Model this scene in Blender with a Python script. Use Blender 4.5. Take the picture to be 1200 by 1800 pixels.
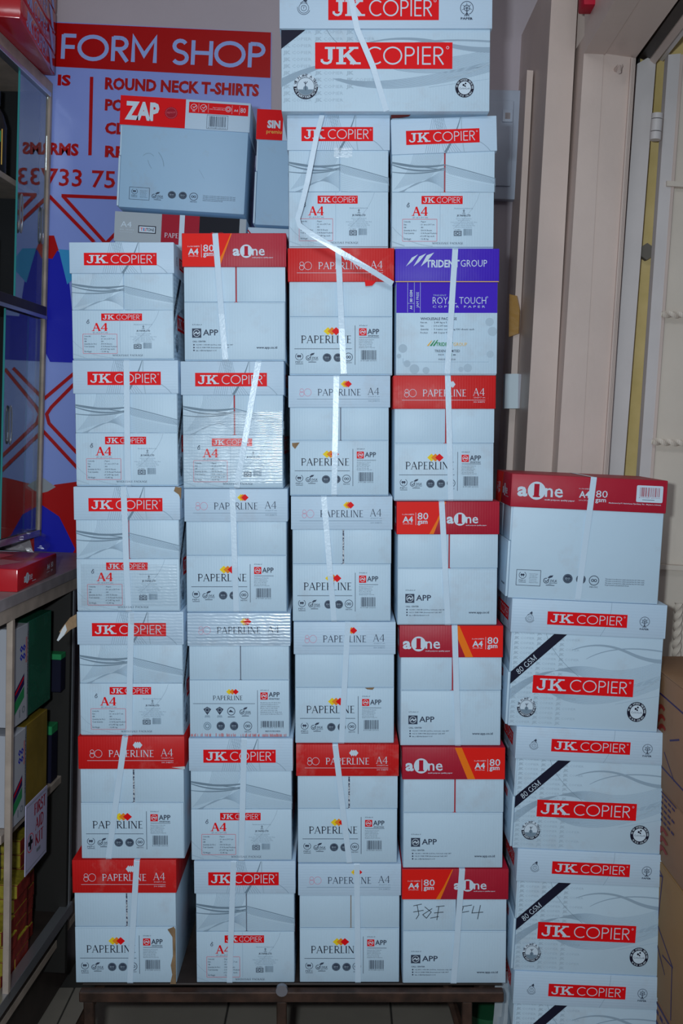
import bpy, bmesh, math, random
from mathutils import Vector, Matrix
for o in list(bpy.data.objects): bpy.data.objects.remove(o)
S = bpy.context.scene; C = S.collection
PI = math.pi
# ------------------------------------------------------------------ camera
F = 1900.0; TP = 0.0789; PITCH = math.atan(TP); CZ = 1.6
cam = bpy.data.cameras.new('camera'); camo = bpy.data.objects.new('camera', cam); C.objects.link(camo)
camo.location = (0, 0, CZ); camo.rotation_euler = (PI/2 - PITCH, 0, 0)
cam.sensor_fit = 'VERTICAL'; cam.sensor_height = 36; cam.lens = F/1800*36
cam.clip_start = 0.05; S.camera = camo
# ------------------------------------------------------------------ world, lights, exposure
w = bpy.data.worlds.new('world'); S.world = w; w.use_nodes = True
bg = w.node_tree.nodes['Background']; bg.inputs[0].default_value = (0.62, 0.72, 0.9, 1); bg.inputs[1].default_value = 0.16
def area(name, loc, rot, size, power, col, sy=None):
    l = bpy.data.lights.new(name, 'AREA'); l.energy = power; l.color = col; l.size = size
    if sy: l.shape = 'RECTANGLE'; l.size_y = sy
    o = bpy.data.objects.new(name, l); C.objects.link(o); o.location = loc; o.rotation_euler = rot; return o
area('camera_flash', (-0.14, -0.02, 1.66), (PI/2 - PITCH, 0, 0), 0.07, 27, (0.80, 0.93, 1.0), 0.05)
area('ceiling_tube_light', (0.0, 0.7, 2.9), (math.radians(28), 0, 0), 1.2, 9, (0.85, 0.92, 1.0), 0.25)
S.view_settings.view_transform = 'Standard'; S.view_settings.look = 'None'
S.view_settings.gamma = 1; S.view_settings.use_curve_mapping = False; S.view_settings.exposure = 0.0

def up(px, py, D):
    """point of the vertical plane y=D seen at pixel (px,py) of the 1200x1800 photo"""
    c, s = math.cos(PITCH), math.sin(PITCH)
    a = (px-600)/F; b = -(py-900)/F
    d = Vector((a, c + b*s, -s + b*c)); k = D/d.y
    return Vector((d.x*k, D, CZ + d.z*k))
# ------------------------------------------------------------------ materials
MATS = {}
def nt(m): return m.node_tree.nodes, m.node_tree.links
def mat(name, col, rough=0.6, metal=0.0, bump=0.0, bscale=200, var=0.0, vscale=8, col2=None, spec=0.5, coat=0.0):
    if name in MATS: return MATS[name]
    m = bpy.data.materials.new(name); m.use_nodes = True; N, L = nt(m); b = N['Principled BSDF']
    b.inputs['Base Color'].default_value = (*col, 1); b.inputs['Roughness'].default_value = rough
    b.inputs['Metallic'].default_value = metal; b.inputs['Specular IOR Level'].default_value = spec
    b.inputs['Coat Weight'].default_value = coat; b.inputs['Coat Roughness'].default_value = 0.2
    tc = N.new('ShaderNodeTexCoord')
    if var > 0:
        n = N.new('ShaderNodeTexNoise'); n.inputs['Scale'].default_value = vscale; n.inputs['Detail'].default_value = 6
        L.new(tc.outputs['Object'], n.inputs['Vector'])
        r = N.new('ShaderNodeValToRGB'); r.color_ramp.elements[0].position = .35; r.color_ramp.elements[1].position = .68
        c2 = col2 if col2 else tuple(c*(1-var) for c in col)
        r.color_ramp.elements[0].color = (*c2, 1); r.color_ramp.elements[1].color = (*col, 1)
        L.new(n.outputs['Fac'], r.inputs['Fac']); L.new(r.outputs['Color'], b.inputs['Base Color'])
    if bump > 0:
        n2 = N.new('ShaderNodeTexNoise'); n2.inputs['Scale'].default_value = bscale; n2.inputs['Detail'].default_value = 4
        L.new(tc.outputs['Object'], n2.inputs['Vector'])
        bp = N.new('ShaderNodeBump'); bp.inputs['Strength'].default_value = bump; bp.inputs['Distance'].default_value = 0.002
        L.new(n2.outputs['Fac'], bp.inputs['Height']); L.new(bp.outputs['Normal'], b.inputs['Normal'])
    MATS[name] = m; return m
def board(name, col, dirt=(0.60, 0.50, 0.46), rough=0.48, amount=1.0, flute='X'):
    """printed corrugated board: faint flutes, soft dents, light soiling"""
    if name in MATS: return MATS[name]
    m = bpy.data.materials.new(name); m.use_nodes = True; N, L = nt(m); b = N['Principled BSDF']
    b.inputs['Roughness'].default_value = rough; b.inputs['Specular IOR Level'].default_value = 0.4
    tc = N.new('ShaderNodeTexCoord'); oi = N.new('ShaderNodeObjectInfo')
    ad = N.new('ShaderNodeVectorMath'); ad.operation = 'ADD'
    sc = N.new('ShaderNodeVectorMath'); sc.operation = 'SCALE'; sc.inputs['Scale'].default_value = 13
    cb = N.new('ShaderNodeCombineXYZ')
    for i in range(3): L.new(oi.outputs['Random'], cb.inputs[i])
    L.new(cb.outputs[0], sc.inputs[0]); L.new(tc.outputs['Object'], ad.inputs[0]); L.new(sc.outputs[0], ad.inputs[1])
    n = N.new('ShaderNodeTexNoise'); n.inputs['Scale'].default_value = 9; n.inputs['Detail'].default_value = 8; n.inputs['Roughness'].default_value = .65
    L.new(ad.outputs[0], n.inputs['Vector'])
    r = N.new('ShaderNodeValToRGB'); r.color_ramp.elements[0].position = .56; r.color_ramp.elements[1].position = .84
    r.color_ramp.elements[0].color = (0, 0, 0, 1); r.color_ramp.elements[1].color = (.6*amount, .6*amount, .6*amount, 1)
    L.new(n.outputs['Fac'], r.inputs['Fac'])
    mx = N.new('ShaderNodeMix'); mx.data_type = 'RGBA'
    mx.inputs['A'].default_value = (*col, 1); mx.inputs['B'].default_value = (*dirt, 1)
    L.new(r.outputs['Color'], mx.inputs['Factor']); L.new(mx.outputs['Result'], b.inputs['Base Color'])
    wv = N.new('ShaderNodeTexWave'); wv.bands_direction = flute; wv.inputs['Scale'].default_value = 55; wv.inputs['Distortion'].default_value = 0.6
    L.new(ad.outputs[0], wv.inputs['Vector'])
    b1 = N.new('ShaderNodeBump'); b1.inputs['Strength'].default_value = .22; b1.inputs['Distance'].default_value = .0004
    L.new(wv.outputs['Fac'], b1.inputs['Height'])
    n3 = N.new('ShaderNodeTexNoise'); n3.inputs['Scale'].default_value = 14; n3.inputs['Detail'].default_value = 3
    L.new(ad.outputs[0], n3.inputs['Vector'])
    b2 = N.new('ShaderNodeBump'); b2.inputs['Strength'].default_value = .35; b2.inputs['Distance'].default_value = .004
    L.new(n3.outputs['Fac'], b2.inputs['Height']); L.new(b1.outputs['Normal'], b2.inputs['Normal'])
    L.new(b2.outputs['Normal'], b.inputs['Normal'])
    MATS[name] = m; return m
def worn_print(name, col, under=(0.6, 0.55, 0.6)):
    if name in MATS: return MATS[name]
    m = bpy.data.materials.new(name); m.use_nodes = True; N, L = nt(m); b = N['Principled BSDF']
    b.inputs['Roughness'].default_value = .5; b.inputs['Specular IOR Level'].default_value = .2
    tc = N.new('ShaderNodeTexCoord'); n = N.new('ShaderNodeTexNoise'); n.inputs['Scale'].default_value = 30; n.inputs['Detail'].default_value = 10; n.inputs['Roughness'].default_value = .75
    L.new(tc.outputs['Object'], n.inputs['Vector'])
    r = N.new('ShaderNodeValToRGB'); r.color_ramp.elements[0].position = .66; r.color_ramp.elements[1].position = .74
    r.color_ramp.elements[0].color = (*col, 1); r.color_ramp.elements[1].color = (*under, 1)
    L.new(n.outputs['Fac'], r.inputs['Fac']); L.new(r.outputs['Color'], b.inputs['Base Color'])
    MATS[name] = m; return m
COL = dict(red=(.84, .004, .008), white=(.64, .75, .86), black=(.010, .010, .018), grey=(.20, .28, .36), pale=(.33, .44, .55),
           soft=(.43, .55, .66), text=(.045, .06, .10), pinkred=(.75, .10, .14), crimson=(.46, .008, .03), bright=(.85, .015, .01),
           orange=(.95, .20, .01), yellow=(.95, .68, .02), tang=(.90, .26, .02), violet=(.055, .012, .52), green=(.03, .28, .10),
           amber=(.85, .50, .10), navy=(.012, .012, .03), pinkline=(.70, .25, .36), maroon=(.40, .01, .03), lightgrey=(.42, .47, .52),
           midgrey=(.22, .25, .29), blue=(.015, .02, .50), lav=(.36, .48, .92), plred=(.66, .008, .008), dots=(.62,.22,.24), brickred=(.30,.03,.02),
           tea=(.35, .02, .04), purple=(.035, .015, .10), steel=(.36,.38,.42), cyan=(.05,.35,.7), silver=(.5,.5,.55))
def pm(c):
    if c == 'plred': return worn_print('print_plred', COL[c])
    return mat('print_'+c, COL[c], rough=.5, spec=.15)
M_WHITE = board('white_board', (.56, .72, .86), dirt=(.46, .46, .50))
M_DIM = board('dimmed_white_board', (.39, .59, .80), dirt=(.40, .42, .46))  # white board for the back row, weaker flash darkened into its colour
M_WHITE_L = board('white_board_lid', (.55, .70, .86), dirt=(.46, .46, .50), flute='Z')
M_KRAFT = board('kraft_board', (.31, .165, .085), dirt=(.20, .10, .05), rough=.7)
M_KRAFT2 = board('yellow_kraft_board', (.32, .18, .07), dirt=(.24, .12, .05), rough=.7)
M_BRIGHT = board('bright_red_board', COL['bright'], dirt=(.6, .03, .03))
M_CRIM = board('crimson_board', COL['crimson'], dirt=(.5, .03, .05))
M_PLRED = board('worn_red_board', COL['plred'], dirt=(.75, .35, .32), amount=1.1)
M_VIOLET = board('violet_board', COL['violet'], dirt=(.12, .06, .5))
M_STRAP = mat('strap_plastic', (.62, .76, .90), rough=.28, bump=.14, bscale=200)
def clear_tape():
    m = bpy.data.materials.new('clear_tape'); m.use_nodes = True; N, L = nt(m); N.remove(N['Principled BSDF'])
    out = N['Material Output']; t = N.new('ShaderNodeBsdfTransparent'); g = N.new('ShaderNodeBsdfGlossy'); g.inputs['Roughness'].default_value = .24
    mx = N.new('ShaderNodeMixShader'); mx.inputs[0].default_value = .10
    tc = N.new('ShaderNodeTexCoord'); wv = N.new('ShaderNodeTexWave'); wv.bands_direction = 'Z'; wv.inputs['Scale'].default_value = 48; wv.inputs['Distortion'].default_value = 3
    L.new(tc.outputs['Object'], wv.inputs['Vector']); n = N.new('ShaderNodeTexNoise'); n.inputs['Scale'].default_value = 12
    L.new(tc.outputs['Object'], n.inputs['Vector'])
    b1 = N.new('ShaderNodeBump'); b1.inputs['Strength'].default_value = .22; b1.inputs['Distance'].default_value = .002; L.new(wv.outputs['Fac'], b1.inputs['Height'])
    b2 = N.new('ShaderNodeBump'); b2.inputs['Strength'].default_value = .5; b2.inputs['Distance'].default_value = .005; L.new(n.outputs['Fac'], b2.inputs['Height'])
    L.new(b1.outputs['Normal'], b2.inputs['Normal']); L.new(b2.outputs['Normal'], g.inputs['Normal'])
    L.new(t.outputs[0], mx.inputs[1]); L.new(g.outputs[0], mx.inputs[2]); L.new(mx.outputs[0], out.inputs[0]); return m
M_TAPE = clear_tape()
# ------------------------------------------------------------------ object helpers
def link_mesh(name, me, parent=None, loc=None):
    o = bpy.data.objects.new(name, me); C.objects.link(o)
    if parent: o.parent = parent
    if loc is not None: o.location = loc
    return o
def tag(o, label=None, cat=None, group=None, kind=None):
    if label: o['label'] = label
    if cat: o['category'] = cat
    if group: o['group'] = group
    if kind: o['kind'] = kind
    return o
def thing(name, loc, label, cat, group=None, rot=(0, 0, 0)):
    o = bpy.data.objects.new(name, None); C.objects.link(o); o.location = loc; o.rotation_euler = rot
    o.empty_display_size = .05
    return tag(o, label, cat, group)
class MB:
    """collects geometry with material slots into one mesh"""
    def __init__(s): s.v = []; s.f = []; s.mi = []; s.ms = []; s.sm = []
    def mid(s, m):
        if m not in s.ms: s.ms.append(m)
        return s.ms.index(m)
    def add(s, vs, fs, m, smooth=False):
        k = len(s.v); s.v += [tuple(v) for v in vs]; i = s.mid(m)
        for f in fs: s.f.append(tuple(k+j for j in f)); s.mi.append(i); s.sm.append(smooth)
    def box(s, a, b, m, bev=0.0, seg=2, mtx=None, jit=0):
        bm = bmesh.new(); bmesh.ops.create_cube(bm, size=1)
        c = [(a[i]+b[i])/2 for i in range(3)]; d = [abs(b[i]-a[i]) for i in range(3)]
        for v in bm.verts: v.co = Vector((c[0]+v.co.x*d[0], c[1]+v.co.y*d[1], c[2]+v.co.z*d[2]))
        if bev > 0: bmesh.ops.bevel(bm, geom=list(bm.edges), offset=bev, segments=seg, profile=.5, affect='EDGES')
        if jit:
            for v in bm.verts: v.co += Vector((random.uniform(-jit, jit) for _ in range(3)))
        if mtx: bm.transform(mtx)
        bm.verts.index_update()
        s.add([v.co[:] for v in bm.verts], [[v.index for v in f.verts] for f in bm.faces], m, bev > 0); bm.free(); return s
    def tube(s, pts, r, m, n=10, rs=None):
        pts = [Vector(p) for p in pts]; rings = []
        for i, p in enumerate(pts):
            d = (pts[min(i+1, len(pts)-1)] - pts[max(i-1, 0)]).normalized()
            x = d.orthogonal().normalized() if i == 0 else (rings_x - d*rings_x.dot(d)).normalized()
            rings_x = x; y = d.cross(x); rr = rs[i] if rs else r
            rings.append([p + (x*math.cos(2*PI*k/n) + y*math.sin(2*PI*k/n))*rr for k in range(n)])
        vs = [v for g in rings for v in g]; fs = []
        for i in range(len(pts)-1):
            for k in range(n): fs.append((i*n+k, i*n+(k+1) % n, (i+1)*n+(k+1) % n, (i+1)*n+k))
        fs.append(tuple(range(n))[::-1]); fs.append(tuple((len(pts)-1)*n+k for k in range(n)))
        s.add(vs, fs, m, True); return s
    def prism(s, poly, ext, m):
        """polygon of 3-D points pushed by vector ext"""
        n = len(poly); P = [Vector(p) for p in poly]; Q = [p + Vector(ext) for p in P]
        fs = [tuple(range(n)), tuple(range(2*n-1, n-1, -1))] + [(i, n+i, n+(i+1) % n, (i+1) % n) for i in range(n)]
        s.add(P+Q, fs, m); return s
    def mesh(s, name):
        me = bpy.data.meshes.new(name); me.from_pydata(s.v, [], s.f)
        for m in s.ms: me.materials.append(m)
        me.polygons.foreach_set('material_index', s.mi); me.polygons.foreach_set('use_smooth', s.sm)
        me.update()
        if any(s.sm):
            try: me.set_sharp_from_angle(angle=math.radians(35))
            except Exception: pass
        return me
    def build(s, name, parent=None, loc=None): return link_mesh(name, s.mesh(name), parent, loc)
# ------------------------------------------------------------------ lettering and flat print
TC = {}
def tmesh(txt, off=0.0, res=2):
    key = (txt, off, res)
    if key in TC: return TC[key]
    cu = bpy.data.curves.new('lettering', 'FONT'); cu.body = txt; cu.size = 1; cu.offset = off; cu.resolution_u = res; cu.fill_mode = 'FRONT'
    o = bpy.data.objects.new('lettering', cu); C.objects.link(o)
    dg = bpy.context.evaluated_depsgraph_get(); me = bpy.data.meshes.new_from_object(o.evaluated_get(dg))
    vs = [(v.co.x, v.co.y) for v in me.vertices]; fs = [tuple(p.vertices) for p in me.polygons]
    bpy.data.objects.remove(o); bpy.data.curves.remove(cu); bpy.data.meshes.remove(me)
    TC[key] = (vs, fs); return TC[key]
hv = tmesh('H')[0]; CAP = max(v[1] for v in hv)
def arc(cx, cy, rx, ry, a0, a1, n=14):
    return [(cx+rx*math.cos(math.radians(a0+(a1-a0)*i/n)), cy+ry*math.sin(math.radians(a0+(a1-a0)*i/n))) for i in range(n+1)]
def bez(p0, p1, p2, n=12):
    return [((1-t)**2*p0[0]+2*t*(1-t)*p1[0]+t*t*p2[0], (1-t)**2*p0[1]+2*t*(1-t)*p1[1]+t*t*p2[1]) for t in [i/n for i in range(n+1)]]
# stroke glyphs, cap height 1: (advance, [(points, width)], [(serif x, y)])
GEO = {'C': (.92, [(arc(.5, .5, .46, .46, 48, 312, 18), 1)]), 'O': (1.12, [(arc(.54, .5, .48, .46, 0, 360, 24), 1)]),
       'P': (.66, [([(.12, 0), (.12, 1)], 1), ([(.12, .96), (.34, .96)]+arc(.34, .73, .24, .23, 90, -90, 8)+[(.12, .5)], 1)]),
       'I': (.28, [([(.14, 0), (.14, 1)], 1)]), 'E': (.62, [([(.12, 0), (.12, 1)], 1), ([(.12, .96), (.56, .96)], 1), ([(.12, .5), (.54, .5)], 1), ([(.12, .04), (.56, .04)], 1)]),
       'R': (.70, [([(.12, 0), (.12, 1)], 1), ([(.12, .96), (.34, .96)]+arc(.34, .73, .24, .23, 90, -90, 8)+[(.12, .5)], 1), ([(.30, .5), (.62, 0)], 1)]),
       'F': (.62, [([(.12, 0), (.12, 1)], 1), ([(.12, .96), (.56, .96)], 1), ([(.12, .5), (.52, .5)], 1)]),
       'M': (1.0, [([(.12, 0), (.12, 1), (.5, .3), (.88, 1), (.88, 0)], 1)]), ' ': (.42, []),
       'S': (.66, [(arc(.33, .74, .21, .22, 30, 250, 10)+arc(.33, .27, .24, .23, 80, -150, 12), 1)]),
       'H': (.86, [([(.12, 0), (.12, 1)], 1), ([(.74, 0), (.74, 1)], 1), ([(.12, .5), (.74, .5)], 1)])}
B_ = 1.0; t_ = .42
SER = {'P': (.66, [([(.16, 0), (.16, 1)], B_), ([(.16, .97), (.34, .97)]+arc(.34, .72, .24, .25, 90, -90, 8)+[(.16, .47)], .62)], [(.16, 0), (.12, 1)]),
       'A': (.80, [([(.08, 0), (.38, 1)], t_), ([(.38, 1), (.70, 0)], B_), ([(.2, .36), (.58, .36)], t_)], [(.08, 0), (.70, 0)]),
       'E': (.62, [([(.16, 0), (.16, 1)], B_), ([(.16, .97), (.54, .97)], t_), ([(.16, .52), (.46, .52)], t_), ([(.16, .03), (.56, .03)], t_)], [(.12, 0), (.12, 1)]),
       'R': (.72, [([(.16, 0), (.16, 1)], B_), ([(.16, .97), (.34, .97)]+arc(.34, .73, .22, .24, 90, -90, 8)+[(.16, .49)], .62), ([(.32, .49), (.64, 0)], .9)], [(.16, 0), (.12, 1), (.66, 0)]),
       'L': (.58, [([(.16, 0), (.16, 1)], B_), ([(.16, .03), (.52, .03)], t_)], [(.16, 1), (.12, 0)]),
       'I': (.32, [([(.16, 0), (.16, 1)], B_)], [(.16, 0), (.16, 1)]),
       'N': (.84, [([(.15, 0), (.15, 1)], t_), ([(.15, 1), (.68, 0)], B_), ([(.68, 0), (.68, 1)], t_)], [(.15, 0), (.68, 1), (.11, 1)]),
       '4': (.72, [([(.50, 0), (.50, 1)], B_), ([(.50, 1), (.06, .3), (.68, .3)], t_)], [(.50, 0)]),
       'W': (1.05, [([(.08, 1), (.32, 0)], B_), ([(.32, 0), (.52, .9)], t_), ([(.52, .9), (.74, 0)], B_), ([(.74, 0), (.97, 1)], t_)], [(.08, 1), (.97, 1)]),
       'H': (.84, [([(.16, 0), (.16, 1)], B_), ([(.68, 0), (.68, 1)], B_), ([(.16, .5), (.68, .5)], t_)], [(.16, 0), (.16, 1), (.68, 0), (.68, 1)]),
       'O': (.86, [(arc(.42, .5, .34, .47, 0, 360, 16), .7)], []), '0': (.62, [(arc(.31, .5, .22, .47, 0, 360, 14), .8)], []),
       'S': (.58, [(arc(.29, .74, .18, .23, 30, 250, 8)+arc(.28, .26, .21, .23, 80, -150, 8), .8)], []),
       'C': (.78, [(arc(.42, .5, .34, .47, 45, 315, 12), .8)], [(.66, .85)]), 'G': (.84, [(arc(.42, .5, .34, .47, 45, 340, 12), .8), ([(.7, 0), (.7, .45)], B_)], [(.7, .45)]),
       'K': (.78, [([(.16, 0), (.16, 1)], B_), ([(.18, .45), (.62, 1)], t_), ([(.30, .58), (.68, 0)], B_)], [(.16, 0), (.16, 1), (.62, 1), (.7, 0)]),
       'M': (1.02, [([(.14, 0), (.14, 1)], t_), ([(.14, 1), (.48, .05)], B_), ([(.48, .05), (.84, 1)], t_), ([(.84, 1), (.84, 0)], B_)], [(.14, 0), (.84, 0), (.1, 1), (.88, 1)]),
       '8': (.62, [(arc(.3, .74, .18, .22, 0, 360, 12), .8), (arc(.3, .26, .21, .24, 0, 360, 12), .8)], []), ' ': (.4, [], []), 'D': (.8, [([(.16, 0), (.16, 1)], B_), ([(.16, .97)]+arc(.3, .5, .38, .47, 90, -90, 10)+[(.16, .03)], .7)], [(.12, 0), (.12, 1)]),
       'F': (.58, [([(.16, 0), (.16, 1)], B_), ([(.16, .97), (.54, .97)], t_), ([(.16, .52), (.46, .52)], t_)], [(.16, 0), (.12, 1)]),
       'T': (.7, [([(.34, 0), (.34, 1)], B_), ([(.04, .97), (.64, .97)], t_)], [(.34, 0)])}
class Art:
    """flat print; drawn in a y-down frame L,T,R,B that fills a face of W x H metres"""
    def __init__(s, L, T, R, B, W, H): s.b = (L, T, R, B); s.W = W; s.H = H; s.p = []; s.layer = 0; s.hold = False
    def raw(s, vs, fs, c):
        if not s.hold: s.layer += 1
        s.p.append((vs, fs, c, s.layer))
    def poly(s, pts, c): s.raw(list(pts), [tuple(range(len(pts)))], c)
    def rect(s, x0, y0, x1, y1, c): s.poly([(x0, y0), (x1, y0), (x1, y1), (x0, y1)], c)
    def disc(s, x, y, r, c, n=20): s.poly(arc(x, y, r, r, 0, 360-360/n, n-1), c)
    def _st(s, pts, wd, vs, fs):
        P = [Vector(p[:2]) for p in pts]; k0 = len(vs); zz = (len(fs) % 17)*2.2e-6; n = len(P); closed = (P[0]-P[-1]).length < 1e-6 and n > 3
        for i, p in enumerate(P):
            if closed: a = P[i-1 if i > 0 else n-2]; b = P[i+1 if i < n-1 else 1]
            else: a = P[max(i-1, 0)]; b = P[min(i+1, n-1)]
            d1 = (p-a); d2 = (b-p)
            if d1.length < 1e-9: d1 = d2
            if d2.length < 1e-9: d2 = d1
            d = (d1.normalized()+d2.normalized())
            if d.length < 1e-6: d = d1
            d.normalize(); nn = Vector((-d.y, d.x)); k = 1/max(.45, abs(d.dot(d1.normalized())))
            ww = wd[i] if isinstance(wd, list) else wd
            q1 = p+nn*ww*.5*k; q2 = p-nn*ww*.5*k; vs.append((q1.x, q1.y, zz)); vs.append((q2.x, q2.y, zz))
        for i in range(n-1): fs.append((k0+2*i, k0+2*i+1, k0+2*i+3, k0+2*i+2))
    def stroke(s, pts, wd, c):
        vs, fs = [], []; s._st(pts, wd, vs, fs); s.raw(vs, fs, c)
    def strokes(s, lst, wd, c):
        vs, fs = [], []
        for p in lst: s._st(p, wd, vs, fs)
        s.raw(vs, fs, c)
    def ring(s, x, y, r, wd, c, n=22): s.stroke(arc(x, y, r, r, 0, 360, n), wd, c)
    def glyphs(s, G, txt, x, y, h, c, w=None, wt=.09, rot=0, serif=.0, sth=.05):
        """x,y = left end of the base line (y-down); h cap height"""
        adv = sum(G[ch][0] for ch in txt); kx = (w/adv) if w else h; vs, fs = [], []; u = 0
        ca, sa = math.cos(rot), math.sin(rot)
        def tr(p, u): a = (u+p[0])*kx; b = p[1]*h; return (x+a*ca-b*(-sa)*1 if False else x+a*ca+b*sa*1, y+a*sa-b*ca)
        for ch in txt:
            g = G[ch]
            for pts, wd in g[1]: s._st([tr(p, u) for p in pts], wt*wd*h, vs, fs)
            if serif and len(g) > 2:
                for (sx, sy) in g[2]:
                    yy = sth/2 if sy < .5 else 1-sth/2
                    if .1 < sy < .9: yy = sy
                    s._st([tr((sx-serif, yy), u), tr((sx+serif, yy), u)], sth*h, vs, fs)
            u += g[0]
        s.raw(vs, fs, c)
    def text(s, txt, x, y, h, c, w=None, off=0.0, rot=0, res=2, align='l'):
        v, f = tmesh(txt, off, res)
        if not v: return
        x0 = min(p[0] for p in v); x1 = max(p[0] for p in v); k = h/CAP; kx = w/(x1-x0) if w else k
        if align == 'c': x -= (x1-x0)*kx/2
        if align == 'r': x -= (x1-x0)*kx
        ca, sa = math.cos(rot), math.sin(rot)
        s.raw([(x+(p[0]-x0)*kx*ca+p[1]*k*sa, y+(p[0]-x0)*kx*sa-p[1]*k*ca) for p in v], f, c)
    def put(s, mb, fn, lift=.00012, matf=pm):
        """fn(u,v,off)->3-D, off = distance out of the face"""
        L, T, R, B = s.b
        for vs, fs, c, ly in s.p:
            o = .0002 + ly*4e-5
            mb.add([fn((q[0]-L)/(R-L)*s.W, s.H*(1-(q[1]-T)/(B-T)), o+(q[2] if len(q) > 2 else 0)) for q in vs], fs, matf(c))
def jk_letters(A, x, y, h, w, c='white'):
    """bold slab J and K; x,y = lower left"""
    k = w/1.62; vs, fs = [], []
    def P(p, q): return (x+p*k, y-q*h)
    def st(pts, wd): A._st([P(*p) for p in pts], wd*h, vs, fs)
    st([(.42, 1), (.42, .28)], .27); st([(.20, .94), (.62, .94)], .12)
    st([(.46, .30), (.42, .14), (.30, .06), (.17, .08), (.08, .18), (.08, .30)], .14)
    st([(.86, 0), (.86, 1)], .26); st([(.66, .94), (1.06, .94)], .12); st([(.66, .06), (1.06, .06)], .12)
    st([(.96, .42), (1.38, .96)], .15); st([(1.18, .94), (1.56, .94)], .12)
    st([(1.06, .62), (1.42, .04)], .25); st([(1.22, .06), (1.66, .06)], .12)
    A.raw(vs, fs, c)
def banner(A, x0, y0, x1, y1, c='red', rw=1, faded=False):
    w = x1-x0; h = y1-y0; A.rect(x0, y0, x1, y1, c)
    jk_letters(A, x0+.035*w, y1-.17*h, .66*h, .29*w)
    A.glyphs(GEO, 'COPIER', x0+.37*w, y1-.16*h, .68*h, 'white', w=.575*w, wt=.085)
    A.ring(x1-.035*w, y0+.2*h, .05*h, .018*h, 'white', 8)
def diamonds(A, cx, cy, w, h, cols=('yellow', 'tang', 'red')):
    for i, c in enumerate(cols):
        x = cx - w/2 + h*.5 + i*(w-h*1.1)/2
        if cols[0] == 'white': A.poly([(x-.12*h, cy-h*.5), (x+h*.28, cy), (x-.12*h, cy+h*.5), (x-.52*h, cy)], c); continue
        A.poly([(x, cy-h/2), (x+h*.55, cy), (x, cy+h/2), (x-h*.55, cy)], c); continue
        A.poly([(x-h*.1, cy-h/2), (x+h*.45, cy-h/2+h*.1), (x+h*.55, cy), (x, cy+h/2), (x-h*.5, cy+.02*h)], c) if False else A.poly([(x, cy-h/2), (x+h*.55, cy), (x, cy+h/2), (x-h*.55, cy)], c)
def barcode(A, x0, y0, x1, y1, c='text', digits=True, seed=1):
    r = random.Random(seed); x = x0; vs, fs = [], []; u = (x1-x0)/62
    while x < x1-u:
        b = r.choice([1, 1, 2, 3])*u; k = len(vs); vs += [(x, y0), (x+b*.8, y0), (x+b*.8, y1), (x, y1)]; fs.append((k, k+1, k+2, k+3)); x += b + r.choice([1, 1, 2])*u*.9
    A.raw(vs, fs, c)
    if digits: A.text('8 991389 231012', x0-1.5*u, y1+(y1-y0)*.16, (y1-y0)*.1, c, w=(x1-x0)*1.03, res=1)
def pefc(A, x, y, r, c='text', cap=True):
    A.stroke(arc(x, y, r, r, -60, 235, 14), r*.14, c)
    for dx in (-.3, .22):
        A.disc(x+dx*r, y-.1*r, .32*r, c, 10); A.rect(x+dx*r-.05*r, y, x+dx*r+.05*r, y+.55*r, c)
    if cap: A.text('PEFC', x, y+1.75*r, r*.42, c, w=2*r, off=.01, align='c', res=1); A.rect(x-r, y+2.0*r, x+r, y+2.12*r, c)
def svlk(A, x, y, r, c='text', word='SVLK'):
    r = r*.95
    A.stroke(arc(x, y+.2*r, .62*r, .62*r, -30, 290, 12), r*.16, c); A.stroke([(x-.3*r, y+.1*r), (x, y+.5*r), (x+.75*r, y-.35*r)], r*.16, c)
    A.poly([(x+.3*r, y-.55*r), (x+.9*r, y-1.1*r), (x+1.7*r, y-1.2*r), (x+1.4*r, y-.7*r), (x+.7*r, y-.45*r)], c)
    A.text(word, x+.95*r, y+.5*r, r*.6, c, w=1.75*r, off=.015, res=1); A.rect(x+.8*r, y+.7*r, x+2.7*r, y+.8*r, c)
    A.rect(x, y+1.25*r, x+2.1*r, y+1.4*r, c); A.rect(x+.5*r, y+.98*r, x+1.3*r, y+1.05*r, c)
def iso(A, x, y, r, c='text'):
    A.disc(x, y, r, c); A.ring(x, y, r*.82, r*.06, 'grey', 18); A.text('ISO', x, y+.2*r, r*.45, 'soft', w=1.05*r, align='c', off=.01, res=1); A.rect(x-.45*r, y+.4*r, x+.45*r, y+.5*r, 'grey')
def infin(A, x, y, r, c='text'):
    A.ring(x, y, r, r*.13, c); A.ring(x-.3*r, y, .26*r, r*.13, c, 12); A.ring(x+.3*r, y, .26*r, r*.13, c, 12); A.text('SGS-COC', x, y+1.55*r, r*.3, c, w=1.7*r, align='c', off=.02, res=1)
def applogo(A, x0, y0, x1, y1, c='red', inner='white'):
    A.rect(x0, y0, x1, y1, c); cx, cy, r = (x0+x1)/2, (y0+y1)/2, (x1-x0)*.36
    A.ring(cx, cy, r, r*.16, inner, 16); A.stroke(bez((cx-r*.7, cy+.3*r), (cx, cy-.7*r), (cx+r*.1, cy), 6)+bez((cx+r*.1, cy), (cx+.2*r, cy+.6*r), (cx+.8*r, cy-.3*r), 6), r*.32, inner)
def tiny(A, x0, y0, w, h, n, c='text', seed=3, ragged=.35):
    r = random.Random(seed); L = ['Manufactured by: PT. Pindo Deli', 'Jl. Jendral Sudirman Kav 51', 'Jakarta 10350 Indonesia', 'Phone +62 21 392 9266', 'call center 24 hours only']
    for i in range(n): A.text(L[i % 5], x0, y0+(i+.8)*h/n, h/n*.5, c, w=w*(1-r.random()*ragged), res=1)
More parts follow.
